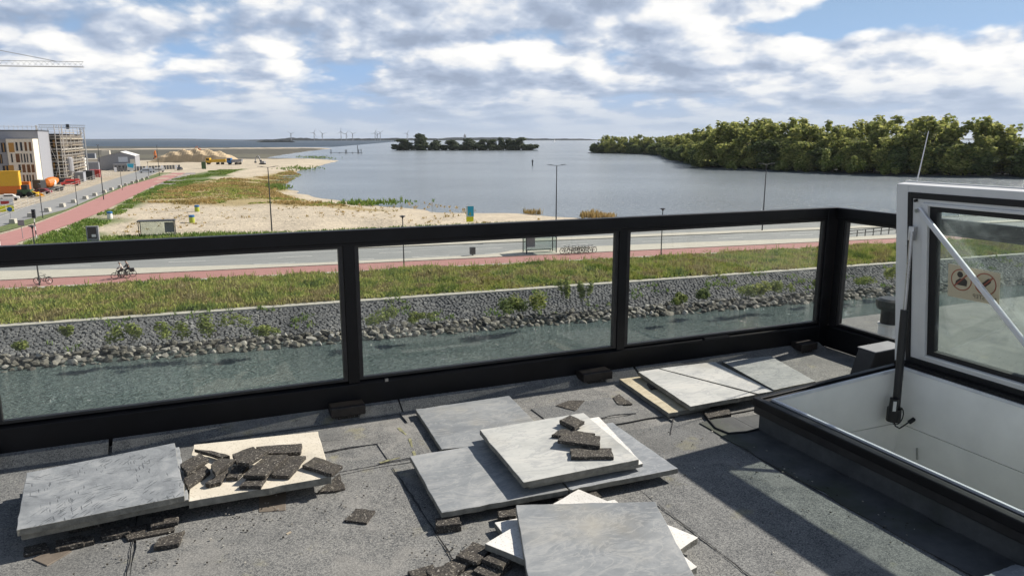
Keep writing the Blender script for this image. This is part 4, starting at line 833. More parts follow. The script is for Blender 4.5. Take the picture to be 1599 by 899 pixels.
def build_grass():
    n = 21000; x = RNG.uniform(-26, 112, n); t = RNG.random(n); y = edge_strip(x)+.4+.35*vnoise(x, x*0, 1.5, 30)+(red_lo(x)-.75-edge_strip(x)-.6)*t
    patch = vnoise(x, y, 3.2, 8)*.6+vnoise(x, y, 11, 28)*.4; q = z0(np.stack([x, y], -1)); h = .16+.95*patch**1.6*(.55+.45*np.sin(np.clip(t, 0, 1)*3.1))
    tag(blades('bank_grass', q, h, .06, 'bank_grass'), 'rough mixed grass and weeds between the cycle path and the stone bank', 'grass', kind='stuff')
    k = RNG.random(n) < .045; tag(blades('tall_weeds', q[k], h[k]+.55, .035, 'bank_grass', .2, per=4), 'taller seeding weeds standing out of the bank grass', 'weeds', kind='stuff')
    lob = [];
    for _ in range(950):
        x0 = random.uniform(-26, 112); t0 = random.random(); y0 = edge_strip(x0)+.6+(red_lo(x0)-1.4-edge_strip(x0)-.6)*t0; s0 = random.uniform(.25, .7); lob.append((x0, y0, s0*.7, s0, s0*.75))
    me = leaf_cloud(lob, 21000, .10, .45); me.materials.append(M['bank_grass']); tag(link('bank_weeds', me), 'leafy weeds and brambles scattered through the bank grass', 'weeds', kind='stuff')
    n = 1500; x = RNG.uniform(-24, 108, n); t = RNG.random(n); k = vnoise(x, t*6, 2.2, 31) > .66; x, t = x[k], t[k]; q = np.stack([x, edge_strip(x)-.1+(bank_foot(x)-edge_strip(x)+.1)*t, -.02-1.2*t], -1)
    tag(blades('slope_weeds', q, .12+.35*RNG.random(len(q)), .05, 'green_grass', .6, per=7), 'small weeds sprouting between the pitched stones', 'weeds', kind='stuff')
    n = 9000; x = RNG.uniform(-22, 105, n); t = RNG.random(n)**1.5; y = road_far(x)+.6+t*(6.5+4*vnoise(x, x*0, 12, 5)); q = np.stack([x, y], -1); q = q[signed(x, y, SHORE) > 1.5]
    tag(blades('verge_grass', z0(q, -.05), np.full(len(q), .75), .07, 'green_grass'), 'green grass verge between the far road and the beach', 'grass', kind='stuff')
    q = scatter(Z_DRY, 9500); q = q[vnoise(q[:, 0], q[:, 1], 9, 16)*.6+vnoise(q[:, 0], q[:, 1], 30, 17)*.4 > .40]; zz = np.interp(signed(q[:, 0], q[:, 1], SHORE), [0, 12, 22], [-1.6, -.75, -.05]); 
    k = vnoise(q[:, 0], q[:, 1], 6, 26) > .56; tag(blades('mixed_grass', np.concatenate([q, zz[:, None]], 1)[k], .2+.5*vnoise(q[k, 0], q[k, 1], 12, 6), .11, 'bank_grass', per=4), 'greener grass mixed into the dry field behind the beach', 'grass', kind='stuff'); q, zz = q[~k], zz[~k]
    tag(blades('dry_reeds', np.concatenate([q, zz[:, None]], 1), .25+.7*vnoise(q[:, 0], q[:, 1], 12, 6), .11, 'dry_grass', per=4), 'dry orange-brown grass on the sand behind the beach', 'grass', kind='stuff')
    q = scatter(Z_GREEN1, 7000); q = q[vnoise(q[:, 0], q[:, 1], 7, 18) > .33]; tag(blades('green_verge', z0(q, -.05), .2+.45*vnoise(q[:, 0], q[:, 1], 9, 7), .10, 'green_grass', per=4), 'green weeds beside the red path running away', 'grass', kind='stuff')
    # sparse tufts on the sand and reeds along the shore
    q = scatter([(-14, 120), (58, 113), (52, 152), (36, 178), (-14, 170)], 420); q = q[vnoise(q[:, 0], q[:, 1], 10, 9) > .45]
    tag(blades('sand_tufts', z0(q, -.25), np.full(len(q), .45), .07, 'dry_grass', .6, per=6), 'sparse tufts growing on the beach sand', 'grass', kind='stuff')
    x = RNG.uniform(62, 112, 1500); y = np.interp(x, [62, 67, 85, 110], [145, 136, 118, 103])-1.2-RNG.random(1500)**2*4; k = vnoise(x, y, 4, 12) > .60
    tag(blades('shore_reeds', z0(np.stack([x, y], -1)[k], -1.4), .5+1.3*vnoise(x, y, 3, 13)[k], .06, 'dry_grass', .2, per=4), 'thin reeds along the near lake shore', 'reeds', kind='stuff')
    q = np.concatenate([RNG.normal(px2([c], -1)[0], s, (150, 2)) for c, s in (((434, 293), (1.6, 5)), ((572, 318), (5, 2.2)), ((497, 246), (7, 26)), ((465, 263), (6, 12)))])
    tag(blades('green_clumps', z0(q, -1.2), .5+.9*RNG.random(len(q)), .14, 'green_grass', .3, per=5), 'bright green clumps at the edge of the lake', 'reeds', kind='stuff')

# ------------------------------------------------------------------ shrubs and trees
def leaf_cloud(lobes, n, size, flat=.75):
    """many leaf-clump faces spread through the volume of the given lobes (x, y, z, rx, rz)"""
    vs, fs = [], []; wts = [l[3]**2*l[4] for l in lobes]; tot = sum(wts)
    for (x, y, z, rx, rz), w in zip(lobes, wts):
        for _ in range(int(n*w/tot)):
            d = Vector((random.gauss(0, 1), random.gauss(0, 1), random.gauss(0, 1))).normalized(); r = random.random()**.38*random.uniform(.86, 1.1)
            c = Vector((x+d.x*rx*r, y+d.y*rx*r, z+d.z*rz*r)); nrm = (d+Vector((random.gauss(0, .55), random.gauss(0, .55), random.gauss(.25, .5)))).normalized(); q = nrm.to_track_quat('Z', 'Y'); s = size*random.uniform(.55, 1.25); o = len(vs); a0 = random.uniform(0, 6.28)
            for i in range(4):
                a = a0+i*math.pi/2+random.uniform(-.35, .35); k = s*random.uniform(.55, 1.0); vs.append(tuple(c+q @ Vector((k*math.cos(a), k*math.sin(a)*flat, random.uniform(-.25, .25)*s))))
            fs.append((o, o+1, o+2, o+3))
    me = bpy.data.meshes.new('crown'); me.from_pydata(vs, [], fs); me.update(); return me
def trunk_mesh(h, r, limbs):
    mb = MB().tube((0, 0, 0), (random.uniform(-.3, .3), random.uniform(-.3, .3), h), r, r*.5, 7)
    for _ in range(limbs):
        a = random.uniform(0, 6.28); z = h*random.uniform(.45, .95); l = h*random.uniform(.25, .5); mb.tube((0, 0, z), (math.cos(a)*l, math.sin(a)*l, z+l*.9), r*.4, r*.12, 5)
    return mb.mesh('trunk')
def tree_proto(kind, h, w, n, size, mat):
    lobes = []
    if kind == 'tall':
        for i in range(9): t = i/8; lobes.append((random.gauss(0, w*.22), random.gauss(0, w*.22), h*(.16+.76*t), w*(.42-.25*t)*random.uniform(.8, 1.2), h*.13))
        for i in range(5): lobes.append((random.gauss(0, w*.25), random.gauss(0, w*.25), h*random.uniform(.85, 1.0), w*.10, h*.10))
    elif kind == 'round':
        for i in range(13): a = random.uniform(0, 6.28); r = w*.34*random.random()**.5; lobes.append((r*math.cos(a), r*math.sin(a), h*random.uniform(.16, .86), w*random.uniform(.15, .28), h*random.uniform(.10, .17)))
        lobes.append((0, 0, h*.46, w*.36, h*.36)); lobes.append((0, 0, h*.2, w*.3, h*.18))
    else:
        for i in range(8): a = random.uniform(0, 6.28); r = w*.36*random.random()**.5; lobes.append((r*math.cos(a), r*math.sin(a), h*random.uniform(.18, .75), w*random.uniform(.16, .28), h*random.uniform(.14, .24)))
    c = leaf_cloud(lobes, n, size); c.materials.append(M[mat]); t = trunk_mesh(h*.62, .035*h*.6, 6); t.materials.append(M['bark']); return c, t
def tree(proto, loc, label, s=(1, 1, 1), name='tree', group=None, cat='tree', rz=None):
    o = thing(name, label, cat, loc, random.uniform(0, 6.28) if rz is None else rz, group); o.scale = s
    link('crown', proto[0], None, o); link('trunk', proto[1], None, o); return o
def build_trees():
    tall = [tree_proto('tall', 20, 10, 3200, .9, 'leaves_olive') for _ in range(4)]; rnd = [tree_proto('round', 16, 14, 4000, .9, 'leaves_dark') for _ in range(4)]
    rndo = [tree_proto('round', 17, 13, 3000, .8, 'leaves_olive') for _ in range(2)]; low = [tree_proto('low', 7, 8, 1500, .55, 'leaves_light') for _ in range(2)]; lowd = [tree_proto('low', 7, 9, 1700, .65, 'leaves_dark') for _ in range(2)]
    edge = [(407, 746), (424, 690), (424, 640), (390, 570), (352, 510), (329, 471), (300, 410), (276, 368), (255, 340), (261, 318), (266, 298), (271, 280), (274, 263), (278, 248), (281, 234), (292, 218), (306, 204), (322, 192), (345, 176), (375, 158)]
    land = MB(); e2 = [(x, y) for x, y in edge]+[(900, 60), (1400, 500), (900, 1000), (520, 820)]
    struct('wood_ground', land.prism([(x, y) for x, y in e2], -2.5, -1.1), 'far_shore')
    cum = np.concatenate([[0], np.cumsum([math.dist(a, b) for a, b in zip(edge, edge[1:])])])
    def at_edge(t):
        s = t*cum[-1]; i = max(0, min(len(edge)-2, int(np.searchsorted(cum, s))-1)); a = (s-cum[i])/(cum[i+1]-cum[i]); p, q = Vector(edge[i]), Vector(edge[i+1]); d = (q-p).normalized(); return p.lerp(q, a), Vector((-d.y, d.x)) if False else Vector((d.y*-1, d.x))
    # inland normal points to +x side
    n = 0
    def inl(t): p, nn = at_edge(t); nn = nn if nn.x > 0 else -nn; nn = (nn+Vector((.35, .35))).normalized(); return p, nn
    for row, (off, cnt) in enumerate(((1, 82), (7, 72), (15, 58), (25, 46), (38, 34))):
        for i in range(cnt):
            t = (i+random.uniform(.1, .9))/cnt; p, nn = inl(t); q = p+nn*(off+random.uniform(-2.5, 3)); near = max(0, (t-.3)/.7)
            if row == 0: pr = random.choice(rnd+lowd+rndo); s = random.uniform(.55, .85)
            elif row == 1: pr = random.choice(rnd+rndo+tall); s = random.uniform(.75, 1.0)
            else: pr = random.choice(tall+tall+rndo); s = random.uniform(.85, 1.1)+row*.035
            s *= .80+.26*min(1, max(0, (t-.42)/.2)); g = 'trees of the dense wood across the lake'
            lab = ['dark low tree at the water edge of the wood across the lake', 'dark broad tree in the second row of the wood across the lake'][row] if row < 2 else 'tall olive tree rising behind in the wood across the lake'
            lab = lab.replace('the wood across the lake', 'the wood\'s '+('far left point' if t < .3 else 'receding middle part' if t < .55 else 'near right part')+' across the lake')
            tree(pr, (q.x, q.y, -1.3), lab, (s*random.uniform(1.15, 1.5), s*random.uniform(1.15, 1.5), s), group=g)
    for k, (px, py, Y, s, l) in enumerate([(1300, 262, 262, 1.5, 'tallest pale green willow at the dark foot of the wood'), (1252, 258, 279, 1.0, 'pale green round willow left of the tallest willow'), (1338, 262, 249, 1.1, 'pale green willow right of the tallest willow'), (1143, 252, 309, .7, 'small pale bush at the foot of the wood, far left of the willows'),
            (1222, 256, 286, .75, 'small pale bush just left of the round willow'), (1392, 250, 236, 1.1, 'bright green bush at the wood edge left of the hatch lid'), (1060, 246, 440, .9, 'pale bush where the wood steps back from the lake'), (1078, 250, 400, .8, 'second pale bush where the wood steps back from the lake')]):
        p = gy(px, py, Y); tree(low[k % 2], (p.x-2, p.y-2, -1.3), l, (s, s, s*1.15), name='willow', group='pale willows along the wood')
    # island
    struct('island_ground', MB().prism([(252, 1012), (300, 985), (380, 948), (431, 932), (436, 950), (400, 985), (330, 1020), (270, 1035)], -2.2, -.9), 'far_shore')
    isl = [tree_proto('round', 18, 15, 2600, 1.3, 'leaves_island') for _ in range(3)]; lo2 = [tree_proto('low', 6, 9, 900, 1.2, 'leaves_island') for _ in range(2)]
    for px, top, wpx, l in [(632, 217, 20, 'low round tree at the left end of the island'), (657, 208, 21, 'tallest round tree on the island'), (679, 218, 17, 'round tree right of the tallest on the island'), (708, 218, 21, 'round tree standing apart left of the island middle'), (732, 215.5, 22, 'broad tree in the middle of the island'), (752, 217, 15, 'narrow tree right of the island middle'),
            (768, 217, 18, 'dense tree in the right half of the island'), (783, 214, 12, 'slim pointed tree in the right half of the island'), (795, 216, 12, 'small tree left of the right-end group on the island'), (809, 214, 22, 'large tree at the right end of the island')]:
        Y = 1014-(px-622)*.34; b = gy(px, 234, Y); h = gy(px, top, Y).z+1.1; w = wpx/FPX*(b-_o).length; s = h/17.5
        tree(isl[px % 3], (b.x, b.y, -1.1), l, (w/12, w/12, s), name='island_tree', group='trees on the island')
    for i in range(26):
        px = 622+i*8.4; Y = 1010-(px-622)*.34; b = gy(px, 235, Y); s = random.uniform(1.5, 2.1); tree(lo2[i % 2], (b.x, b.y, -1.1), 'dark low bush along the waterline of the island', (s*1.1, s, s*.72), name='island_bush', group='bushes along the island shore', cat='bush')
    # shrubs on the stone bank
    def shrub(px, py, w, h, mat, label, n=520):
        b = None
        for t in range(60):                              # slide down the slope until the pixel ray meets it
            z = -.05-1.2*t/60; g = gz(px, py, z)
            if g.y <= edge_strip(g.x)+(bank_foot(g.x)-edge_strip(g.x))*(-z-.05)/1.2: b = g; break
        b = b or gz(px, py, -1.2); lob = [(random.gauss(0, w*.28), random.gauss(0, w*.12), h*random.uniform(.3, .75), w*.22, h*.3) for _ in range(7)]
        me = leaf_cloud(lob, n, .17, .5); me.materials.append(M[mat]); o = thing('shrub', label, 'shrub', b, 0, 'shrubs on the stone bank'); link('foliage', me, None, o)
        st = MB()
        for _ in range(6): st.tube((random.gauss(0, w*.1), 0, 0), (random.gauss(0, w*.3), random.gauss(0, .1), h*.7), .015, .006, 4)
        part(o, 'stem', st, 'bark')
    L = [(35, 548, 1.5, .8, 'leaves_light', 'small yellowish shrub on the stone bank at the far left'), (105, 527, 1.2, 1.0, 'leaves_light', 'thin pale shrub in the left part of the stone bank'), (207, 536, 2.0, 1.5, 'leaves_light', 'bushy shrub left of the pair above the rocks'), (275, 531, 2.4, 1.4, 'leaves_light', 'wide light green shrub left of the railing post'), (335, 527, 2.6, 1.9, 'leaves_light', 'tallest light shrub in the left glass pane'), (420, 524, 2.2, .9, 'leaves_light', 'flat shrub just left of the first railing post'),
        (598, 508, 2.6, 1.5, 'leaves_light', 'pale shrub just right of the first railing post'), (645, 505, 1.8, .9, 'leaves_light', 'small faded shrub in the left of the middle pane'), (790, 494, 2.4, 1.7, 'leaves_dark', 'dark green shrub, left one of the dense middle clump'), (812, 490, 2.6, 1.9, 'leaves_light', 'brighter green shrub in the dense middle clump'), (835, 487, 2.0, 2.0, 'leaves_olive', 'olive shrub, right one of the dense middle clump'),
        (880, 470, 1.2, 2.2, 'leaves_light', 'tall wispy weed in the right of the middle pane'), (909, 470, 1.1, 1.9, 'leaves_light', 'second wispy weed left of the middle post'), (1060, 478, 1.6, 1.2, 'leaves_light', 'small shrub above the rocks in the right pane'), (1098, 468, 1.8, 1.1, 'leaves_dark', 'dark shrub in the left of the right pane'), (1165, 466, 2.4, 1.3, 'leaves_light', 'spreading shrub in the middle of the right pane'), (1185, 464, 2.0, 1.5, 'leaves_olive', 'olive shrub beside the spreading shrub in the right pane'),
        (1212, 460, 2.2, 1.6, 'leaves_light', 'round shrub in the right of the right pane'), (1278, 452, 1.4, 1.2, 'leaves_light', 'shrub next to the corner post'), (1355, 447, 2.6, 1.1, 'leaves_light', 'low green shrub seen through the side pane'), (1392, 442, 2.0, 2.0, 'leaves_olive', 'tall shrub beside the hatch lid edge')]
    for a in L: shrub(*a)
build_grass()
build_trees()
# ------------------------------------------------------------------ street furniture, people, bicycles
def build_street():
    # tall double-arm lamps on the median and small path lamps
    def tall_lamp(loc, h, label, rz=0.0, group='tall double-arm street lamps'):
        t = thing('street_lamp', label, 'street lamp', loc, rz, group); part(t, 'pole', MB().tube((0, 0, 0), (0, 0, h), .11, .06, 8), 'paint_dark')
        part(t, 'arm', MB().tube((-.95, 0, h+.1), (0, 0, h-.02), .035, n=6).tube((0, 0, h-.02), (.95, 0, h+.1), .035, n=6), 'paint_dark')
        for s in (-1, 1): part(t, 'lamp_head', MB().add([(s*.75, -.12, h+.06), (s*1.5, -.1, h+.14), (s*1.5, .1, h+.14), (s*.75, .12, h+.06), (s*.75, -.12, h+.15), (s*1.5, -.08, h+.19), (s*1.5, .08, h+.19), (s*.75, .12, h+.15)], [(3, 2, 1, 0), (4, 5, 6, 7), (0, 1, 5, 4), (1, 2, 6, 5), (2, 3, 7, 6), (3, 0, 4, 7)]), 'paint_dark')
    def path_lamp(loc, label, h=5.6):
        t = thing('path_lamp', label, 'lamp', loc, 0, 'small path lamps'); part(t, 'pole', MB().tube((0, 0, 0), (0, 0, h), .075, .05, 8), 'paint_dark')
        part(t, 'lamp_head', MB().lathe([(.06, h-.05), (.12, h+.12), (.33, h+.2), (.3, h+.28), (.05, h+.33)], 12), 'paint_dark')
    p = gz(868, 372); tall_lamp(p, 10.3, 'tall double-arm lamp standing before the open lake in the middle')
    p = gz(1190, 361); tall_lamp(p, 10.2, 'tall double-arm lamp in front of the wood on the right')
    p = gz(425, 366); tall_lamp(p, 9.9, 'tall lamp before the beach on the left')
    for (px, py), l in (((631, 421), 'small path lamp beside the cycle path in the middle pane'), ((1032, 401.5), 'small path lamp beside the cycle path in the right pane'), ((62, 446), 'small path lamp beside the cycle path at the far left')): path_lamp(gz(px, py), l)
    for i, (px, py, h) in enumerate([(67, 341, 5.9), (121, 321, 5.9), (162, 312, 12.5), (191, 297, 5.9), (214, 288, 5.9), (233, 281, 5.9), (249, 274, 11.5)]):
        b = gz(px, py)
        if h < 8: path_lamp(b, f'{NTH[i]} dark lamp post from the near end along the road to the building site', h)
        else: tall_lamp(b, h, 'tall lamp beside the white warehouse along the left road' if i == 2 else 'farthest tall lamp on the road to the building site', 1.5)
    # bus shelters
    def shelter(loc, label, rz, w, pos):
        t = thing('bus_shelter', label, 'bus shelter', loc, rz, 'bus shelters'); d, h = 1.4, 2.5
        for x in (0, w):
            for y in (0, d): part(t, 'post', MB().span((x-.05, y-.05, 0), (x+.05, y+.05, h)), 'paint_dark')
        part(t, 'roof', MB().span((-.15, -.25, h), (w+.15, d+.2, h+.12)), 'paint_dark'); part(t, 'rear_pane', MB().span((.06, d-.015, .25), (w-.06, d+.0, h-.1)), 'shelter_glass'); part(t, 'side_pane', MB().span((w-.01, .06, .25), (w+.0, d-.06, h-.1)), 'shelter_glass')
        part(t, 'bench', MB().span((.3, d-.55, .42), (w-.3, d-.12, .48)).span((.4, d-.35, 0), (.46, d-.29, .42)).span((w-.46, d-.35, 0), (w-.4, d-.29, .42)), 'paint_dark'); part(t, 'poster', MB().span((pos, d-.06, .75), (pos+1.2, d-.03, 2.2)), 'paint_grey')
    shelter(gz(822, 398), 'glass bus shelter with grey poster beside the parked bicycles', -.11, 3.9, .35); shelter(gz(218, 374), 'glass bus shelter at the edge of the beach on the left', -.1, 4.6, 3.2)
    b = gz(738, 400); t = thing('litter_bin', 'small black litter bin on the kerb in the middle pane', 'bin', b); part(t, 'bin', MB().span((-.3, -.25, .25), (.3, .25, 1.1)), 'paint_dark'); part(t, 'post', MB().span((-.06, -.06, 0), (.06, .06, .25)), 'paint_dark')
    for (px, py), l in (((172, 342), 'blue-topped barrel bin at the left of the sand'), ((308, 331), 'blue-topped barrel bin in the middle of the sand'), ((300, 348), 'yellow-green barrel bin nearest on the sand')):
        b = gz(px, py, -.1); t = thing('barrel_bin', l, 'bin', b, 0, 'barrel bins on the beach'); part(t, 'barrel', MB().lathe([(.4, 0), (.45, .3), (.45, .75), (.42, 1.0)], 14), 'paint_lime' if px != 172 else 'paint_white'); part(t, 'lid', MB().lathe([(.47, 1.0), (.47, 1.3), (.3, 1.36)], 14), 'paint_blue')
    # site board
    b = gz(734, 352); t = thing('sign_board', 'tall blue and yellow board at the edge of the beach', 'sign', b, -.1); part(t, 'post', MB().span((-.06, -.05, 0), (.06, .05, .6)), 'paint_white')
    part(t, 'lower_panel', MB().span((-.62, -.04, .6), (.60, .04, 1.45)), 'paint_lemon'); part(t, 'upper_panel', MB().span((-.62, -.04, 1.452), (.66, .04, 3.2)), 'paint_white'); part(t, 'blue_field', MB().add([(-.36, -.045, 1.6), (.62, -.045, 1.5), (.62, -.045, 3.15), (-.40, -.045, 3.15)], [(0, 1, 2, 3)]), 'paint_cyan'); part(t, 'green_mark', MB().add([(-.2, -.05, 1.75), (.2, -.05, 1.7), (.05, -.05, 2.3)], [(0, 1, 2)]), 'paint_lime')
    # information pillar, traffic lights, small signs
    b = gz(147, 383); t = thing('display_pillar', 'grey pillar with dark screen beside the weeds on the left', 'sign', b, -.15); part(t, 'case', MB().span((-.75, -.2, 0), (.75, .2, 2.6)), 'paint_grey', .03); part(t, 'screen', MB().span((-.58, -.215, .95), (.5, -.201, 2.45)), 'window_dark'); part(t, 'notice', MB().span((-.1, -.225, 1.15), (.4, -.216, 1.5)), 'paint_white')
    def traffic_light(loc, label, h=3.4):
        t = thing('traffic_light', label, 'traffic light', loc, 0, 'traffic lights'); 
        for k in range(6): part(t, 'pole_band', MB().tube((0, 0, k*h/6), (0, 0, (k+1)*h/6), .07, n=8), 'paint_white' if k % 2 else 'paint_dark')
        part(t, 'head', MB().span((-.2, -.15, h), (.2, .15, h+1.15)), 'paint_dark')
        for k in range(3): part(t, 'lens', MB().tube((0, -.16, h+.2+.37*k), (0, -.151, h+.2+.37*k), .12, n=12), 'window_dark')
        part(t, 'backing', MB().span((-.26, .151, h-.05), (.26, .17, h+1.2)), 'paint_white')
    traffic_light(gz(58, 379), 'traffic light with striped pole at the junction on the left'); traffic_light(gz(1, 390), 'traffic light cut by the left picture edge at the junction')
    for (px, py), l, m in (((36, 373), 'small square sign seen from behind beside the red path', 'paint_grey'), ((18, 349), 'round blue no-parking sign by the left road', 'paint_blue')):
        b = gz(px, py); t = thing('road_sign', l, 'sign', b); part(t, 'post', MB().tube((0, 0, 0), (0, 0, 2.4), .04, n=6), 'paint_grey'); part(t, 'plate', MB().span((-.4, -.03, 1.9), (.4, .0, 2.7)) if m == 'paint_grey' else MB().tube((0, -.05, 2.4), (0, -.02, 2.4), .38, n=16), m)
    # low rail fence on the right
    a, c = gz(1325, 372), gz(1420, 362); t = thing('rail_fence', 'low dark rail fence beside the road seen through the side pane', 'fence', (a.x, a.y, 0)); d = Vector((c.x-a.x, c.y-a.y, 0))*1.8
    for k in range(15): part(t, 'post', MB().box(d*(k/14)+Vector((0, 0, .55)), (.1, .1, 1.1)), 'paint_dark')
    for z in (.62, 1.05): part(t, 'rail', MB().bar(Vector((0, 0, z)), d+Vector((0, 0, z)), .06, .09), 'paint_dark')
    # small trees hugging the far kerb on the right: a dark stone edging
    # bicycles
    def bicycle(loc, rz, label, mat='paint_dark', group='bicycles parked by the bus shelter'):
        t = thing('bicycle', label, 'bicycle', loc, rz, group)
        for x in (-.54, .54):
            w = part(t, 'wheel', MB().torus((x, 0, .35), .325, .034, 'Y', 18, 5), 'tyre'); s = MB()
            for k in range(6): a = k*math.pi/6; s.tube((x-.31*math.cos(a), 0, .35-.31*math.sin(a)), (x+.31*math.cos(a), 0, .35+.31*math.sin(a)), .004, n=3, cap=False)
            part(w, 'spokes', s, 'steel')
        f = MB(); bb, st, hd, ra, fa = (-.02, 0, .30), (-.18, 0, .82), (.36, 0, .86), (-.54, 0, .35), (.54, 0, .35)
        for a, b in ((bb, st), (bb, hd), (st, hd), (ra, bb), (ra, st), (hd, fa)): f.tube(a, b, .028, n=6)
        part(t, 'frame', f, mat); part(t, 'saddle', MB().add([(-.34, -.09, .93), (-.34, .09, .93), (-.04, .03, .93), (-.04, -.03, .93), (-.3, 0, .99), (-.06, 0, .97)], [(0, 1, 4), (1, 2, 5, 4), (2, 3, 5), (3, 0, 4, 5), (0, 3, 2, 1)]), 'tyre')
        part(t, 'handlebar', MB().tube(hd, (.32, 0, 1.05), .015, n=6).tube((.30, -.28, 1.06), (.30, .28, 1.06), .014, n=6).tube((.30, -.28, 1.06), (.14, -.30, 1.04), .016, n=6).tube((.30, .28, 1.06), (.14, .30, 1.04), .016, n=6), 'steel')
        part(t, 'pedals', MB().tube((-.02, -.14, .2), (-.02, .14, .4), .012, n=5).box((-.02, -.18, .2), (.09, .07, .02)).box((-.02, .18, .4), (.09, .07, .02)), 'tyre'); part(t, 'carrier', MB().span((-.80, -.07, .72), (-.3, .07, .745)).tube((-.74, .05, .72), (-.55, .05, .36), .008, n=4), 'paint_dark'); return t
    for i, px in enumerate((884, 892, 900, 907, 915, 922)):
        bicycle(gz(px, 397.5-i*.25)+Vector((0, 0, .12)), random.uniform(-.5, .35)+(math.pi if i % 2 else 0), f'{NTH[i]} parked bicycle from the left beside the bus shelter', random.choice(['paint_dark', 'paint_grey', 'steel']))
    bicycle(gz(68, 444)+Vector((0, 0, .03)), 2.9, 'bicycle half hidden in the weeds beside the left path lamp', 'paint_dark', 'bicycle alone by the lamp')
    # two riders heading left
    def skin(name, chains, mat, parent):
        vs, es, rs = [], [], []; idx = {}
        for ch in chains:
            prev = None
            for key, co, r in ch:
                if key not in idx: idx[key] = len(vs); vs.append(co); rs.append(r)
                if prev is not None: es.append((prev, idx[key]))
                prev = idx[key]
        me = bpy.data.meshes.new(name); me.from_pydata(vs, es, []); o = link(name, me, mat, parent); md = o.modifiers.new('skin', 'SKIN'); md.use_smooth_shade = True
        for v, r in zip(me.skin_vertices[0].data, rs): v.radius = (r, r)
        me.skin_vertices[0].data[0].use_root = True; o.modifiers.new('sub', 'SUBSURF').levels = 1; return o
    def rider(loc, rz, label, top, hair):
        t = thing('person', label, 'person', loc, rz, 'cyclists riding on the red path')
        H = dict(pel=(-.2, 0, 1.02), wa=(-.16, 0, 1.18), ch=(-.07, 0, 1.40), ne=(-.02, 0, 1.54), he=(.02, 0, 1.66), tp=(.03, 0, 1.75))
        leg = lambda s, kx, kz, fx, fz: [('pel', H['pel'], .13), ('h%d' % s, (-.17, s*.1, .98), .095), ('k%d' % s, (kx, s*.12, kz), .062), ('a%d' % s, (fx, s*.13, fz), .042), ('t%d' % s, (fx+.15, s*.14, fz-.06), .032)]
        arm = lambda s: [('ch', H['ch'], .14), ('s%d' % s, (-.05, s*.19, 1.43), .06), ('e%d' % s, (.03, s*.27, 1.19), .045), ('w%d' % s, (.20, s*.29, 1.10), .032), ('g%d' % s, (.27, s*.28, 1.08), .03)]
        skin('body', [[(k, H[k], r) for k, r in (('pel', .12), ('wa', .11), ('ch', .13), ('ne', .055), ('he', .095), ('tp', .07))], leg(1, .22, .80, .10, .44), leg(-1, .16, .66, -.06, .24), arm(1), arm(-1)], 'skin', t)
        skin('jacket', [[('pel', (-.2, 0, 1.0), .145), ('wa', H['wa'], .135), ('ch', H['ch'], .16), ('ne', (-.03, 0, 1.5), .075)], [('ch', H['ch'], .16)]+[(k, c, r+.018) for k, c, r in arm(1)[1:4]], [('ch', H['ch'], .16)]+[(k, c, r+.018) for k, c, r in arm(-1)[1:4]]], top, t)
        skin('trousers', [[(k, c, r+.016) for k, c, r in leg(1, .22, .80, .10, .44)[:4]], [(k, c, r+.016) for k, c, r in leg(-1, .16, .66, -.06, .24)[:4]]], 'cloth_dark', t)
        part(t, 'hair', MB().lathe([(.02, 1.60), (.105, 1.64), (.11, 1.71), (.07, 1.775), (.01, 1.79)], 12, (.005, 0, 0)), hair, smooth=True)
        part(t, 'shoe', MB().box((.17, .14, .36), (.24, .09, .07)), 'tyre'); part(t, 'shoe', MB().box((.0, -.14, .17), (.24, .09, .07)), 'tyre')
        m = MB().add([(.105, -.012, 1.66), (.105, .012, 1.66), (.135, 0, 1.645), (.105, 0, 1.69)], [(0, 1, 2), (1, 3, 2), (3, 0, 2)]); part(t, 'nose', m, 'skin'); return t
    for (px, py), l, top, hr in (((189, 435.8), 'cyclist in a pale top riding left on the red path, nearer of two', 'cloth_pale', 'hair_grey'), ((199, 433.2), 'cyclist in dark clothes riding left on the red path, farther of two', 'cloth_dark', 'hair_grey')):
        b = gz(px, py)+Vector((0, 0, .03)); rider(b, math.pi+.1, l, top, hr); bicycle(b, math.pi+.1, 'bicycle ridden by the cyclist in '+('the pale top' if top == 'cloth_pale' else 'dark clothes'), 'paint_dark', 'ridden bicycles')
    b = gz(207, 433)+Vector((0, 0, .8)); tag(link('pannier_bag', MB().box((0, 0, 0), (.45, .3, .38)).mesh('pannier_bag'), 'tyre', None, b, bevel=.04), 'black bag on the carrier behind the farther cyclist', 'bag')
build_street()

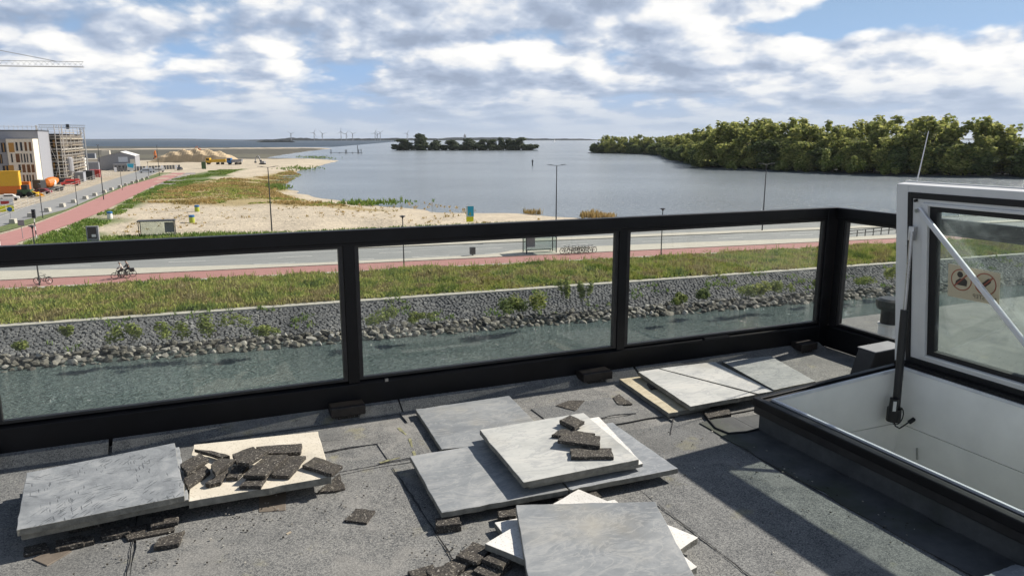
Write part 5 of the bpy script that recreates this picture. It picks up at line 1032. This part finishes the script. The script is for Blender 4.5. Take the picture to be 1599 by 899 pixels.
def car(loc, rz, label, mat, kind='car', group='vehicles on the building site'):
    t = thing('parked_car' if kind == 'car' else 'van', label, kind, loc, rz, group); L, W = (4.3, 1.75) if kind == 'car' else (5.2, 1.95)
    prof = [(-L/2, .35), (-L/2+.05, .85), (-L/2+.7, .95), (-L/2+1.3, 1.42), (L/2-1.35, 1.45), (L/2-.5, .98), (L/2-.03, .9), (L/2, .4)] if kind == 'car' else [(-L/2, .35), (-L/2+.05, 1.0), (-L/2+.9, 1.15), (-L/2+1.5, 1.95), (L/2-.1, 2.0), (L/2, 1.2), (L/2, .4)]
    n = len(prof); part(t, 'body', MB().add([(x, y, z) for y in (-W/2, W/2) for x, z in prof], [tuple(range(n-1, -1, -1)), tuple(range(n, 2*n))]+[(i, (i+1) % n, n+(i+1) % n, n+i) for i in range(n)]), mat, .06)
    part(t, 'side_window', MB().span((-L/2+1.25, -W/2-.012, 1.0), (L/2-1.3, -W/2-.004, 1.34)), 'window_dark'); part(t, 'side_window', MB().span((-L/2+1.25, W/2+.004, 1.0), (L/2-1.3, W/2+.012, 1.34)), 'window_dark')
    for x in (-L/2+.8, L/2-.8):
        for s in (-1, 1): part(t, 'wheel', MB().tube((x, s*(W/2-.1), .32), (x, s*(W/2+.03), .32), .32, n=14), 'tyre')
    for s in (-1, 1): part(t, 'headlight', MB().box((-L/2-.0, s*.6, .72), (.06, .3, .14)), 'paint_white')
    return t
# ------------------------------------------------------------------ building site on the left
def wall_holes(mb, x0, x1, z0, z1, y, holes, depth=.35):
    """front wall in the plane y with rectangular openings and their reveals"""
    xs = sorted({x0, x1, *[h[0] for h in holes], *[h[1] for h in holes]}); zs = sorted({z0, z1, *[h[2] for h in holes], *[h[3] for h in holes]})
    for a, b in zip(xs, xs[1:]):
        for c, d in zip(zs, zs[1:]):
            mx, mz = (a+b)/2, (c+d)/2
            if any(h[0] < mx < h[1] and h[2] < mz < h[3] for h in holes): continue
            mb.add([(a, y, c), (b, y, c), (b, y, d), (a, y, d)], [(0, 1, 2, 3)])
    for h in holes:
        q = [(h[0], h[2]), (h[1], h[2]), (h[1], h[3]), (h[0], h[3])]
        for i in range(4):
            (a, c), (b, d) = q[i], q[(i+1) % 4]; mb.add([(a, y, c), (b, y, d), (b, y+depth, d), (a, y+depth, c)], [(0, 1, 2, 3)])
def build_site():
    YF = 246.0; P = lambda px, py, Y=YF: gy(px, py, Y)
    # apartment block with white front
    t = thing('apartment_block', 'white-fronted apartment block with narrow windows and a grey wing', 'building', (0, 0, 0))
    xl, xr = P(13, 250).x, P(54.5, 250).x; holes = []; spec = []
    for y0, y1, row in ((222, 236, [(24, 28, 'd'), (31, 35, 'd'), (38, 42, 'b'), (45, 49, 'b')]), (240, 254, [(17, 20, 'd'), (24.5, 31, 'b'), (32.5, 35, 'd'), (37, 40, 'd'), (41.5, 44, 'd'), (47, 50, 'd')]), (257, 269.5, [(29, 33, 'd'), (34.5, 40, 'b'), (42, 47.5, 'b'), (49, 54, 'b')]), (273, 285, [(30, 33, 'd'), (36, 39, 'b'), (41.5, 44.5, 'd'), (46, 48.5, 'd'), (50.5, 53.5, 'b'), (55, 57.5, 'b')])):
        for a, b, k in row:
            m = (y0+y1)/2; off = (m-228)*.13                        # follow the perspective lean
            xa, xb = P(a, m).x, P(b, m).x; za, zb = P(a, y1).z, P(a, y0).z
            if xa > xl+.3 and xb < xr-.3: holes.append((xa, xb, max(.4, za), zb)); spec.append(k)
    mb = MB(); wall_holes(mb, xl, xr, 0, 14.0, YF, holes); mb.add([(xl, YF, 14), (xr, YF, 14), (xr, YF+8, 14), (xl, YF+8, 14), (xr, YF, 0), (xr, YF+8, 0)], [(0, 1, 2, 3), (1, 4, 5, 2)]); part(t, 'front_wall', mb, 'paint_cream')
    for h, k in zip(holes, spec):
        w = part(t, 'window', MB().span((h[0], YF+.28, h[2]), (h[1], YF+.33, h[3])), 'ochre_wood' if k == 'b' else 'paint_grey')
        part(w, 'pane', MB().span((h[0]+.1, YF+.25, h[2]+.1), (h[1]-.1, YF+.279, h[3]-.1)), 'brown_wood' if k == 'b' else 'window_dark')
    # grey part to the left with ochre loggias
    x0 = P(-60, 250).x; holes = []; lg = []
    for a, b, y0, y1, k in ((-50, -38, 223, 238, 'w'), (-30, -22, 223, 238, 'w'), (-18, -3, 223, 238, 'w'), (1, 12, 223, 238, 'w'), (-45, -38, 241, 256, 'w'), (-14, -6, 241, 256, 'w'), (-2, 3.5, 241, 256, 'w'), (-40, -28, 259, 273, 'w'), (-20, -10, 259, 273, 'w'), (4, 13, 259, 273, 'w')):
        m = (y0+y1)/2; xa, xb = P(a, m).x, min(P(b, m).x, xl-.3); holes.append((xa, xb, P(0, y1).z, P(0, y0).z))
    mb = MB(); wall_holes(mb, x0, xl-.05, 0, 13.8, YF+.4, holes); mb.add([(x0, YF+.4, 13.8), (xl-.05, YF+.4, 13.8), (xl-.05, YF+8, 13.8), (x0, YF+8, 13.8)], [(0, 1, 2, 3)]); part(t, 'grey_wall', mb, 'paint_grey')
    for h in holes:
        w = part(t, 'window', MB().span((h[0], YF+.68, h[2]), (h[1], YF+.73, h[3])), 'paint_dark'); k = (h[1]-h[0])/3
        for i in range(3): part(w, 'pane', MB().span((h[0]+k*i+.08, YF+.64, h[2]+.1), (h[0]+k*(i+1)-.08, YF+.679, h[3]-.1)), 'window_dark' if i != 1 else 'ochre_wood')
    for y0, y1 in ((223, 238), (258, 272)): a = P(13.5, (y0+y1)/2).x; part(t, 'ochre_panel', MB().span((a, YF-.03, P(0, y1).z), (a+1.3, YF-.003, P(0, y0).z)), 'ochre_wood')
    part(t, 'rear_wing', MB().span((x0, YF+8.01, 0), (P(64, 250, YF+8).x, YF+26, 16.2)), 'paint_bluegrey'); part(t, 'roof_edge', MB().span((x0, YF+7.9, 16.2), (P(64, 250, YF+8).x+.1, YF+26, 16.5)), 'paint_dark')
    for i in range(9): part(t, 'roof_rail_post', MB().tube((P(i*7.2, 208, YF+8).x, YF+8.3, 16.5), (P(i*7.2, 208, YF+8).x, YF+8.3, 17.8), .05, n=4), 'scaffold_tube')
    part(t, 'roof_rail', MB().tube((x0, YF+8.3, 17.5), (P(60, 208, YF+8).x, YF+8.3, 17.5), .05, n=4), 'scaffold_tube')
    # shell under scaffolding
    YS = 272.0; xa, xb = P(66, 250, YS).x, P(104, 250, YS).x
    t = thing('building_shell', 'unfinished brown building shell behind the scaffolding', 'building'); part(t, 'shell', MB().span((xa, YS+2, 0), (xb-1.4, YS+50, 15.6)), 'masonry_dark')
    for k in range(1, 5): part(t, 'floor_slab', MB().span((xa-.3, YS+1.6, k*3.5), (xb-1.1, YS+50.3, k*3.5+.3)), 'concrete')
    for k in range(4):
        for i in range(5): x = xa+.8+i*(xb-xa-3)/5; part(t, 'opening', MB().span((x, YS+1.9, k*3.5+1.0), (x+.9, YS+1.99, k*3.5+3.1)), 'window_dark' if (i+k) % 3 else 'ochre_wood')
    t = thing('scaffolding', 'grey tube scaffolding wrapped round the unfinished shell', 'scaffolding'); cx = xa+(xb-xa)*.40
    pts = [(xa-.5, YS+1.4)]+[(cx-3.4*math.cos(a), YS-1.6*math.sin(a)+.6) for a in [i*math.pi/6 for i in range(7)]]+[(xb-2.4, YS+.6), (xb-.4, YS+.7), (xb-.4, YS+8), (xb-.4, YS+16), (xb-.4, YS+24), (xb-.4, YS+34), (xb-.4, YS+44)]
    for i, (x, y) in enumerate(pts):
        part(t, 'standard', MB().tube((x, y, 0), (x, y, 17.6+random.uniform(-.5, .7)), .10, n=5), 'scaffold_tube')
        if i:
            x1, y1 = pts[i-1]
            for k in range(1, 9):
                part(t, 'ledger', MB().tube((x1, y1, k*2.0+.9), (x, y, k*2.0+.9), .065, n=4), 'scaffold_tube')
                if random.random() < .8: part(t, 'deck_board', MB().bar((x1, y1+.35, k*2.0), (x, y+.35, k*2.0), .7, .12), 'scaffold_board')
            if i % 2: part(t, 'brace', MB().tube((x1, y1-.05, .3), (x, y-.05, 6), .05, n=4).tube((x, y-.05, 6), (x1, y1-.05, 12), .05, n=4), 'scaffold_tube')
    # tower cranes
    def truss(mb, a, b, w, n, r):
        a, b = Vector(a), Vector(b); d = b-a; s = Vector((-d.y, d.x, 0)).normalized()*w/2 if abs(d.z) < 1 else Vector((w/2, 0, 0)); u = Vector((0, 0, w*.9)) if abs(d.z) < 1 else Vector((0, w, 0))
        ch = [(-s), s, u] if abs(d.z) < 1 else [-s-u/2, s-u/2, s+u/2, -s+u/2]
        for c in ch: mb.tube(a+c, b+c, r, n=4)
        for i in range(n):
            p, q = a+d*(i/n), a+d*((i+1)/n)
            for j in range(len(ch)): mb.tube(p+ch[j], q+ch[(j+1) % len(ch)], r*.6, n=3, cap=False)
        return mb
    Y1 = 230; tip = P(131, 105, Y1); root = P(-190, 101, Y1); t = thing('tower_crane', 'large grey tower crane whose jib reaches in from the left edge', 'crane', (root.x, root.y, 0)); o = Vector((root.x, root.y, 0))
    part(t, 'mast', truss(MB(), (0, 0, 0), (0, 0, root.z), 2.0, 18, .13), 'crane_grey'); part(t, 'jib', truss(MB(), Vector((0, 0, root.z)), tip-o, 1.5, 34, .06), 'crane_grey'); part(t, 'apex', truss(MB(), (0, 0, root.z), (0, 0, root.z+9), 1.2, 5, .1), 'crane_grey')
    k = P(88, 104, Y1)-o; part(t, 'tie_bar', MB().tube((0, 0, root.z+9), k+Vector((0, 0, 1.3)), .08, n=4).tube((0, 0, root.z+9), (tip-o)*.45+Vector((0, 0, root.z*.55+1.3)), .06, n=4), 'crane_grey'); part(t, 'counter_jib', truss(MB(), (0, 0, root.z), (-14, 0, root.z), 1.5, 8, .1).box((-12, 0, root.z-1.2), (3, 1.6, 2.4)), 'crane_grey'); part(t, 'cab', MB().span((.8, -.8, root.z-2.2), (2.4, .8, root.z-.2)), 'paint_white')
    Y2 = 330; top = P(127.5, 200, Y2); t = thing('tower_crane', 'small distant tower crane above the scaffolding', 'crane', (top.x, top.y, 0)); o = Vector((top.x, top.y, 0)); part(t, 'mast', truss(MB(), (0, 0, 0), (0, 0, top.z), 1.3, 14, .11), 'crane_grey')
    part(t, 'jib', truss(MB(), P(133, 200, Y2)-o, P(60, 199, Y2)-o, 1.1, 20, .09), 'crane_grey'); c = P(106, 200, Y2)-o; part(t, 'operator_cab', MB().box(c+Vector((0, 0, .5)), (1.0, 1.0, 1.8)), 'paint_dark')
    # containers and plain boxes on the site: (left px, right px, base py, height m, depth m, colour, name, label, category)
    def block(a, b, py, h, d, mat, name, label, cat, ribs=8, z=0.0, door=None):
        p, q = gz(a, py), gz(b, py); w = max(1.2, q.x-p.x+(q.y-p.y)*.0); t = thing(name, label, cat, (p.x, (p.y+q.y)/2, z)); part(t, 'body', MB().span((0, 0, 0), (w, d, h)), mat)
        for i in range(ribs): part(t, 'rib', MB().span((w*(i+.25)/ribs, -.07, .1), (w*(i+.7)/ribs, -.002, h-.1)), mat)
        part(t, 'roof', MB().span((-.08, -.08, h), (w+.08, d+.08, h+.12)), mat)
        if door: part(t, 'door', MB().span((w*.35, -.09, 0), (w*.6, -.075, min(2.1, h-.2))), door)
        return t
    block(-4, 31, 303, 1.9, 2.5, 'paint_orange', 'site_container', 'long orange container under the yellow one at the left edge', 'container'); block(-4, 31, 303, 3.7, 2.5, 'paint_yellow', 'site_container', 'yellow container stacked on the orange one at the left edge', 'container', z=2.03)
    block(31, 46, 298, 2.3, 2.4, 'paint_orange', 'site_container', 'low orange skip right of the yellow container', 'container', 5); block(46.5, 61, 295.5, 2.3, 2.4, 'paint_orange', 'site_container', 'second low orange skip behind the mixer', 'container', 5)
    block(118, 131, 284, 3.0, 6, 'paint_bluegrey', 'site_cabin', 'dark grey site cabin beside the red car', 'cabin', 6, door='paint_white'); block(131, 145, 281, 3.0, 6, 'paint_dark', 'site_cabin', 'dark site cabin right of the grey cabin', 'cabin', 6)
    block(141, 156, 277, 2.6, 5, 'paint_red', 'site_container', 'red container with open top rack before the warehouse', 'container', 6); block(137, 155, 271, 4.4, 5, 'paint_bluegrey', 'site_cabin', 'grey stacked cabin behind the red container', 'cabin', 5)
    block(118, 132, 268, 5.6, 8, 'paint_white', 'storage_tent', 'white storage tent right of the silo', 'tent', 0); block(131, 153, 262, 4.2, 8, 'paint_cream', 'site_shed', 'low cream shed behind the cabins', 'shed', 0, door='window_dark')
    block(160, 172, 250, 6.2, 6, 'paint_cream', 'site_shed', 'cream box-like shed behind the warehouse', 'shed', 0); block(124, 148, 248, 3.6, 8, 'paint_bluegrey', 'site_shed', 'dark low shed in the distance right of the scaffolding', 'shed', 0)
    p = gz(110.5, 286); t = thing('silo', 'pale grey cement silo on legs beside the scaffolding', 'silo', p); part(t, 'tank', MB().lathe([(.5, 2.4), (1.35, 3.9), (1.35, 7.9), (1.0, 8.3)], 16), 'paint_grey')
    for a in range(4): part(t, 'leg', MB().tube((1.1*math.cos(a*1.57+.78), 1.1*math.sin(a*1.57+.78), 0), (1.1*math.cos(a*1.57+.78), 1.1*math.sin(a*1.57+.78), 4.2), .1, n=5), 'scaffold_tube')
    # warehouse with white gable roof
    p, q = gz(154, 266), gz(211, 266); w = q.x-p.x; d = 30; t = thing('warehouse', 'grey warehouse with white gable roof and a sign', 'building', (p.x, p.y, 0)); h = 6.2
    part(t, 'wall', MB().add([(0, 0, 0), (w, 0, 0), (w, 0, h), (w*.62, 0, h+1.9), (0, 0, h-.6), (0, d, 0), (w, d, 0), (w, d, h), (w*.62, d, h+1.9), (0, d, h-.6)], [(0, 1, 2, 3, 4), (9, 8, 7, 6, 5), (0, 4, 9, 5), (1, 6, 7, 2)]), 'paint_grey')
    part(t, 'roof', MB().add([(-.2, -.4, h-.6), (w*.62, -.4, h+2.0), (w*.62, d, h+2.0), (-.2, d, h-.6), (w+.3, -.4, h+.05), (w+.3, d, h+.05)], [(0, 1, 2, 3), (1, 4, 5, 2)]), 'paint_white'); part(t, 'sign_panel', MB().span((w*.55, -.12, 3.6), (w*.8, -.02, 5.9)), 'turbine_white'); part(t, 'end_wall', MB().span((w*.86, -.1, 1.2), (w*.99, -.02, 4.9)), 'paint_cream')
    part(t, 'lower_annex', MB().span((w*.42, -5, 0), (w*.9, -.15, 2.8)), 'paint_grey')
    for i in range(4): part(t, 'window', MB().span((w*(.46+.1*i), -5.06, .9), (w*(.52+.1*i), -5.01, 2.0)), 'window_dark')
    p = gz(199, 268); t = thing('billboard', 'white and blue billboard in front of the warehouse', 'sign', p); part(t, 'board', MB().span((0, 0, .6), (3.0, .15, 3.6)), 'paint_white'); part(t, 'blue_field', MB().add([(.2, -.01, 2.0), (2.4, -.01, 1.5), (2.8, -.01, 3.4), (.2, -.01, 3.4)], [(0, 1, 2, 3)]), 'paint_cyan'); part(t, 'leg', MB().span((.3, 0, 0), (.45, .15, .6)).span((2.5, 0, 0), (2.65, .15, .6)), 'paint_dark')
    a, b = gz(178, 268.5), gz(282, 264); t = thing('site_fence', 'dark screened fence along the end of the left road', 'fence', a); d = b-a
    for i in range(22): part(t, 'panel', MB().bar(d*(i/22+.004)+Vector((0, 0, 1.0)), d*((i+.9)/22)+Vector((0, 0, 1.0)), .08, 2.0), 'paint_dark' if i % 5 else 'paint_bluegrey')
    a, b = gz(-2, 341), gz(176, 273); t = thing('mesh_fence', 'thin wire mesh fence between the left road and the building site', 'fence', a); d = b-a
    for i in range(30): part(t, 'post', MB().tube(d*(i/29), d*(i/29)+Vector((0, 0, 2.0)), .035, n=4), 'scaffold_tube')
    for z in (.15, .7, 1.3, 1.95): part(t, 'wire', MB().tube(Vector((0, 0, z)), d+Vector((0, 0, z)), .022, n=4), 'scaffold_tube')
    # vehicles
    car(gz(14, 313), 3.3, 'white pickup at the left edge below the yellow container', 'paint_white'); car(gz(67, 303), 2.9, 'dark red car beside the mixer truck', 'paint_darkred'); car(gz(110, 290), .3, 'bright red car in the middle of the building site', 'paint_red', 'van'); car(gz(95, 288), .2, 'black car left of the bright red car', 'paint_dark', 'van')
    car(gz(247, 269), .1, 'white van beside the dark fence', 'paint_white', 'van'); car(gz(228, 270), .1, 'pale van left of the white van at the fence', 'turbine_white', 'van'); car(gz(281, 266), 1.4, 'dark car at the end of the left road', 'paint_dark'); car(gz(149, 398)+Vector((0, 0, .02)), -.1, 'dark blue car whose roof shows over the railing on the left', 'paint_dark')
    p = gz(78, 299); t = thing('mixer_truck', 'orange and white concrete mixer truck on the building site', 'truck', p, 1.0); part(t, 'chassis', MB().span((-4, -1.1, .7), (4, 1.1, 1.1)), 'paint_dark'); part(t, 'cab', MB().span((-4.3, -1.2, 1.1), (-2.3, 1.2, 3.3)), 'paint_dark', .1); part(t, 'drum', MB().add(*_drum()), 'paint_orange'); part(t, 'drum_band', MB().tube((.4, 0, 2.35), (1.2, 0, 2.5), 1.34, 1.32, 14), 'paint_white')
    for x in (-3.2, 1.6, 3.0):
        for s in (-1, 1): part(t, 'wheel', MB().tube((x, s*.8, .52), (x, s*1.2, .52), .52, n=12), 'tyre')
    p = gz(44, 308); t = thing('wheel_loader', 'green loader with a yellow bucket on the building site', 'loader', p, -.2); part(t, 'body', MB().span((-2, -.9, .8), (1, .9, 1.9)), 'paint_green', .08); part(t, 'cab', MB().span((-1, -.8, 1.9), (.3, .8, 3.0)), 'window_dark', .05); part(t, 'bucket', MB().add([(2.2, -1.2, .2), (3.4, -1.2, .2), (2.2, -1.2, 1.2), (2.2, 1.2, .2), (3.4, 1.2, .2), (2.2, 1.2, 1.2)], [(0, 1, 2), (5, 4, 3), (0, 3, 4, 1), (0, 2, 5, 3)]), 'paint_yellow'); part(t, 'arm', MB().bar((.6, 0, 1.5), (2.4, 0, .8), .5, .25), 'paint_yellow')
    for x in (-1.4, .8):
        for s in (-1, 1): part(t, 'wheel', MB().tube((x, s*.8, .7), (x, s*1.25, .7), .7, n=12), 'tyre')
    def excavator(loc, rz, label, s, mat):
        t = thing('excavator', label, 'excavator', loc, rz, 'excavators'); t.scale = (s, s, s); part(t, 'track', MB().span((-1.8, -1.4, 0), (1.8, -.8, .8)), 'tyre', .2); part(t, 'track', MB().span((-1.8, .8, 0), (1.8, 1.4, .8)), 'tyre', .2); part(t, 'house', MB().span((-1.8, -1.3, .9), (1.2, 1.3, 2.2)), mat, .1); part(t, 'cab', MB().span((.2, .2, 2.2), (1.3, 1.2, 3.0)), 'window_dark')
        part(t, 'boom', MB().bar((1.0, 0, 1.8), (2.6, 0, 5.6), .5, .6).bar((2.6, 0, 5.6), (4.4, 0, 4.6), .45, .5), mat); part(t, 'stick', MB().bar((4.4, 0, 4.7), (5.0, 0, 2.0), .35, .45), mat); part(t, 'bucket', MB().box((4.8, 0, 1.5), (1.0, 1.1, 1.0)), 'paint_dark')
    excavator(gz(246, 252), 1.9, 'orange excavator with raised boom left of the sand heap', 1.15, 'paint_orange'); excavator(gz(410, 257), 2.6, 'grey excavator far right on the sand flat', .85, 'paint_grey')
    # sand heap
    c = gz(303, 253.5); n, m = 40, 10; vs, fs = [], []
    for j in range(m+1):
        for i in range(n+1):
            u = (i/n-.5)*2; v = j/m*2-1; e = max(0, 1-abs(u)**2.6)*max(0, 1-v*v)**.5; vs.append((u*27, v*9, 7.4*e*(1+.10*math.sin(i*1.1+j)+random.uniform(-.04, .04))-.05))
    for j in range(m):
        for i in range(n): a = j*(n+1)+i; fs.append((a, a+1, a+n+2, a+n+1))
    me = MB().add(vs, fs).mesh('sand_heap'); o = link('sand_heap', me, 'sand_pile', None, (c.x+1.5, c.y+9, 0), rz=-.25); tag(o, 'long flat-topped heap of pale sand on the building site', 'sand heap')
    q = Vector((c.x+3.5, c.y+9, 7.0)); excavator(q, 2.9, 'small red-orange digger on top of the sand heap', .45, 'paint_orange')
    def dumper(px0, px1, py, label, m1, m2):
        a, b = gz(px0, py), gz(px1, py); L = (b-a).length; t = thing('dump_truck', label, 'truck', a, math.atan2(b.y-a.y, b.x-a.x), 'trucks by the sand heap'); part(t, 'cab', MB().span((0, -1.2, .8), (2.2, 1.2, 3.6)), m1, .1); part(t, 'cab_window', MB().span((.3, -1.23, 2.3), (1.9, -1.205, 3.3)), 'window_dark'); part(t, 'bed', MB().add([(2.5, -1.2, 1.2), (L, -1.2, 1.4), (L+.4, -1.2, 3.0), (2.5, -1.2, 2.7), (2.5, 1.2, 1.2), (L, 1.2, 1.4), (L+.4, 1.2, 3.0), (2.5, 1.2, 2.7)], [(0, 1, 2, 3), (7, 6, 5, 4), (0, 4, 5, 1), (1, 5, 6, 2), (2, 6, 7, 3), (3, 7, 4, 0)]), m2)
        for x in (1.1, L*.6, L*.85):
            for s in (-1, 1): part(t, 'wheel', MB().tube((x, s*.9, .6), (x, s*1.25, .6), .6, n=12), 'tyre')
    dumper(323, 352, 257, 'yellow dump truck below the sand heap', 'paint_yellow', 'paint_yellow'); dumper(356, 378, 257, 'blue truck with pale bed right of the yellow dump truck', 'paint_blue', 'paint_grey')
    block(315, 322, 264, 3.2, 2, 'paint_green', 'dark_tank', 'small dark green tank before the sand heap', 'tank', 0)
    p = gz(1, 331); t = thing('sign_board', 'yellow and white site board cut by the left picture edge', 'sign', p); part(t, 'upper_panel', MB().span((-1.6, 0, 1.25), (2.3, .1, 2.5)), 'paint_white'); part(t, 'lower_panel', MB().span((-1.6, 0, .0), (2.3, .1, 1.245)), 'paint_lemon'); part(t, 'red_mark', MB().span((.2, -.02, 1.5), (1.6, -.005, 2.1)), 'paint_red')
def _drum():
    m = MB(); prof = [(-1.6, .7), (-.9, 1.2), (.4, 1.35), (1.6, 1.2), (3.0, .6)]; n = 14; vs = [(x, r*math.cos(2*math.pi*i/n), 2.4+x*.18+r*math.sin(2*math.pi*i/n)) for x, r in prof for i in range(n)]
    return vs, [(k*n+i, k*n+(i+1) % n, (k+1)*n+(i+1) % n, (k+1)*n+i) for k in range(4) for i in range(n)]+[tuple(range(n)), tuple(range(4*n, 5*n))]
build_site()

# ------------------------------------------------------------------ far things
def build_far():
    def ridge(name, px0, px1, Y, hmin, hmax, step, mat='far_shore'):
        vs = []; n = int((px1-px0)/step); h = (hmin+hmax)/2
        for i in range(n+1):
            p = gy(px0+(px1-px0)*i/n, 219, Y); h = min(hmax, max(hmin, h+random.uniform(-1, 1)*(hmax-hmin)*.22)); e = min(1, 8*min(i, n-i)/n)
            vs += [(p.x, Y, WZ-.5), (p.x, Y, WZ+h*e+.5), (p.x, Y+250, WZ+h*e*.9+.4), (p.x, Y+250, WZ-.5)]
        fs = [(4*i+k, 4*i+4+k, 4*i+5+k, 4*i+1+k) for i in range(n) for k in range(3)]; return struct(name, MB().add(vs, fs), mat)
    ridge('far_shore', 380, 960, 7000, 14, 30, 2.5); ridge('far_shore', 405, 462, 3600, 6, 13, 2); ridge('far_shore', 960, 1900, 7600, 14, 28, 4); ridge('far_shore', -300, 380, 15000, 10, 16, 8)
    t0 = None
    for i, (px, hy, ph) in enumerate([(455, 209, .4), (491, 207.5, 1.1), (504, 209, .2), (533, 206, 1.5), (541, 209, .9), (551, 209, .3), (586, 208, 1.2), (590, 209.5, .1), (594, 207.5, .6), (636, 208.5, 1.0)]):
        b = gy(px, 220, 6800); t = thing('wind_turbine', f'{NTH[i]} white wind turbine from the left on the far shore', 'wind turbine', (b.x, b.y, WZ), -.3, 'wind turbines on the far shore'); h = gy(px, hy, 6800).z-WZ
        part(t, 'tower', MB().tube((0, 0, 0), (0, 0, h), 3.4, 2.2, 8), 'paint_grey'); part(t, 'nacelle', MB().span((-3, -8, h-3), (3, 6, h+3)), 'paint_grey')
        for k in range(3): a = ph+k*2.094; part(t, 'blade', MB().add([(-2.2*math.sin(a), -9, h+2.2*math.cos(a)), (2.2*math.sin(a), -9, h-2.2*math.cos(a)), (46*math.cos(a), -9.5, h+46*math.sin(a)), (0, -7.6, h)], [(0, 1, 2), (0, 2, 3), (1, 3, 2), (0, 3, 1)]), 'paint_grey')
    b = gz(866, 222.3, WZ); t = thing('sailing_boat', 'small white sailing boat far out beside the island', 'boat', b, .4); part(t, 'hull', MB().add([(-6, 0, 1.5), (5.5, -1.6, 1.4), (5.5, 1.6, 1.4), (0, -2, 1.4), (0, 2, 1.4), (-4.5, 0, 0), (5, 0, 0)], [(0, 3, 1, 2, 4), (0, 5, 6, 1, 3), (0, 4, 2, 6, 5), (1, 6, 2)]), 'sail'); part(t, 'mast', MB().tube((-.5, 0, 1), (-.5, 0, 17), .15, n=5), 'sail'); part(t, 'sail', MB().add([(-.3, 0, 2.5), (5, .9, 2.5), (-.3, 0, 16.5), (-.3, .1, 2.5), (5, 1.0, 2.5), (-.3, .1, 16.5)], [(0, 1, 2), (5, 4, 3), (0, 3, 4, 1), (1, 4, 5, 2), (2, 5, 3, 0)]), 'sail')
    b = gy(726, 220, 6900); t = thing('church_tower', 'tiny grey tower on the far shore behind the island', 'tower', (b.x, b.y, WZ)); part(t, 'shaft', MB().span((-9, -9, 0), (9, 9, 50)), 'paint_grey'); part(t, 'spire', MB().tube((0, 0, 50), (0, 0, 66), 9, .5, 6), 'paint_grey')
    b = gz(831.5, 259, WZ); tag(link('channel_marker', MB().lathe([(.35, -1), (.35, 2.2), (.5, 2.3), (.5, 3.3), (.1, 3.6)], 10).mesh('channel_marker'), 'paint_dark', None, b), 'dark channel marker post standing in the lake', 'marker')
    a, c = gz(515, 240, WZ), gz(566, 240, WZ); t = thing('jetty', 'old jetty of dark posts reaching into the lake', 'jetty', a); d = c-a; part(t, 'deck', MB().bar(Vector((0, 0, 1.0)), d+Vector((0, 0, 1.0)), 1.2, .35), 'paint_dark')
    for f, h in ((.04, 4.5), (.3, 1.5), (.48, 4.2), (.52, 4.2), (.7, 1.5), (.86, 9.0), (.89, 4.5), (.96, 4.8)): part(t, 'post', MB().tube(d*f+Vector((0, 0, -1)), d*f+Vector((0, 0, h)), .35, n=6), 'paint_dark')
    b = gz(675, 333, -1.4); t = thing('warning_sign', 'small pale sign on a thin post at the edge of the lake', 'sign', b); part(t, 'post', MB().tube((0, 0, 0), (0, 0, 2.0), .04, n=5), 'paint_grey'); part(t, 'plate', MB().span((-.22, -.03, 1.5), (.22, .02, 2.4)), 'turbine_white')
    vs, fs = [], []                                     # rough stones along the far kerb on the right
    for i in range(160):
        x = 58+i*.38; c = Vector((x, road_far(x)+1.1+random.uniform(-.4, .4), .25)); o = len(vs); r = random.uniform(.25, .5)
        vs += [tuple(c+Vector((r*random.uniform(.7, 1.3)*a, r*random.uniform(.7, 1.3)*b, r*random.uniform(.5, 1.0)*g))) for g in (-1, 1) for b in (-1, 1) for a in (-1, 1)]; fs += [tuple(o+k for k in q) for q in [(0, 2, 3, 1), (4, 5, 7, 6), (0, 1, 5, 4), (2, 6, 7, 3), (0, 4, 6, 2), (1, 3, 7, 5)]]
    tag(link('kerb_stones', MB().add(vs, fs).mesh('kerb_stones'), 'basalt'), 'dark rough stones lining the far kerb on the right', 'stones', kind='stuff')
build_far()

# ------------------------------------------------------------------ the air: thin even haze
def build_haze():
    m = bpy.data.materials.new('haze'); m.use_nodes = True; T = NT(m.node_tree); T.n.remove(T.n['Principled BSDF'])
    v = T.new('ShaderNodeVolumePrincipled'); v.inputs['Color'].default_value = (.86, .92, 1, 1); v.inputs['Density'].default_value = 2.6e-5; v.inputs['Anisotropy'].default_value = .2
    T.l.new(v.outputs[0], T.n['Material Output'].inputs['Volume']); M['haze'] = m
    o = link('haze', MB().span((-30500, -9500, -3.6), (30500, 22500, 170)).mesh('haze'), 'haze'); o['kind'] = 'stuff'
build_haze()
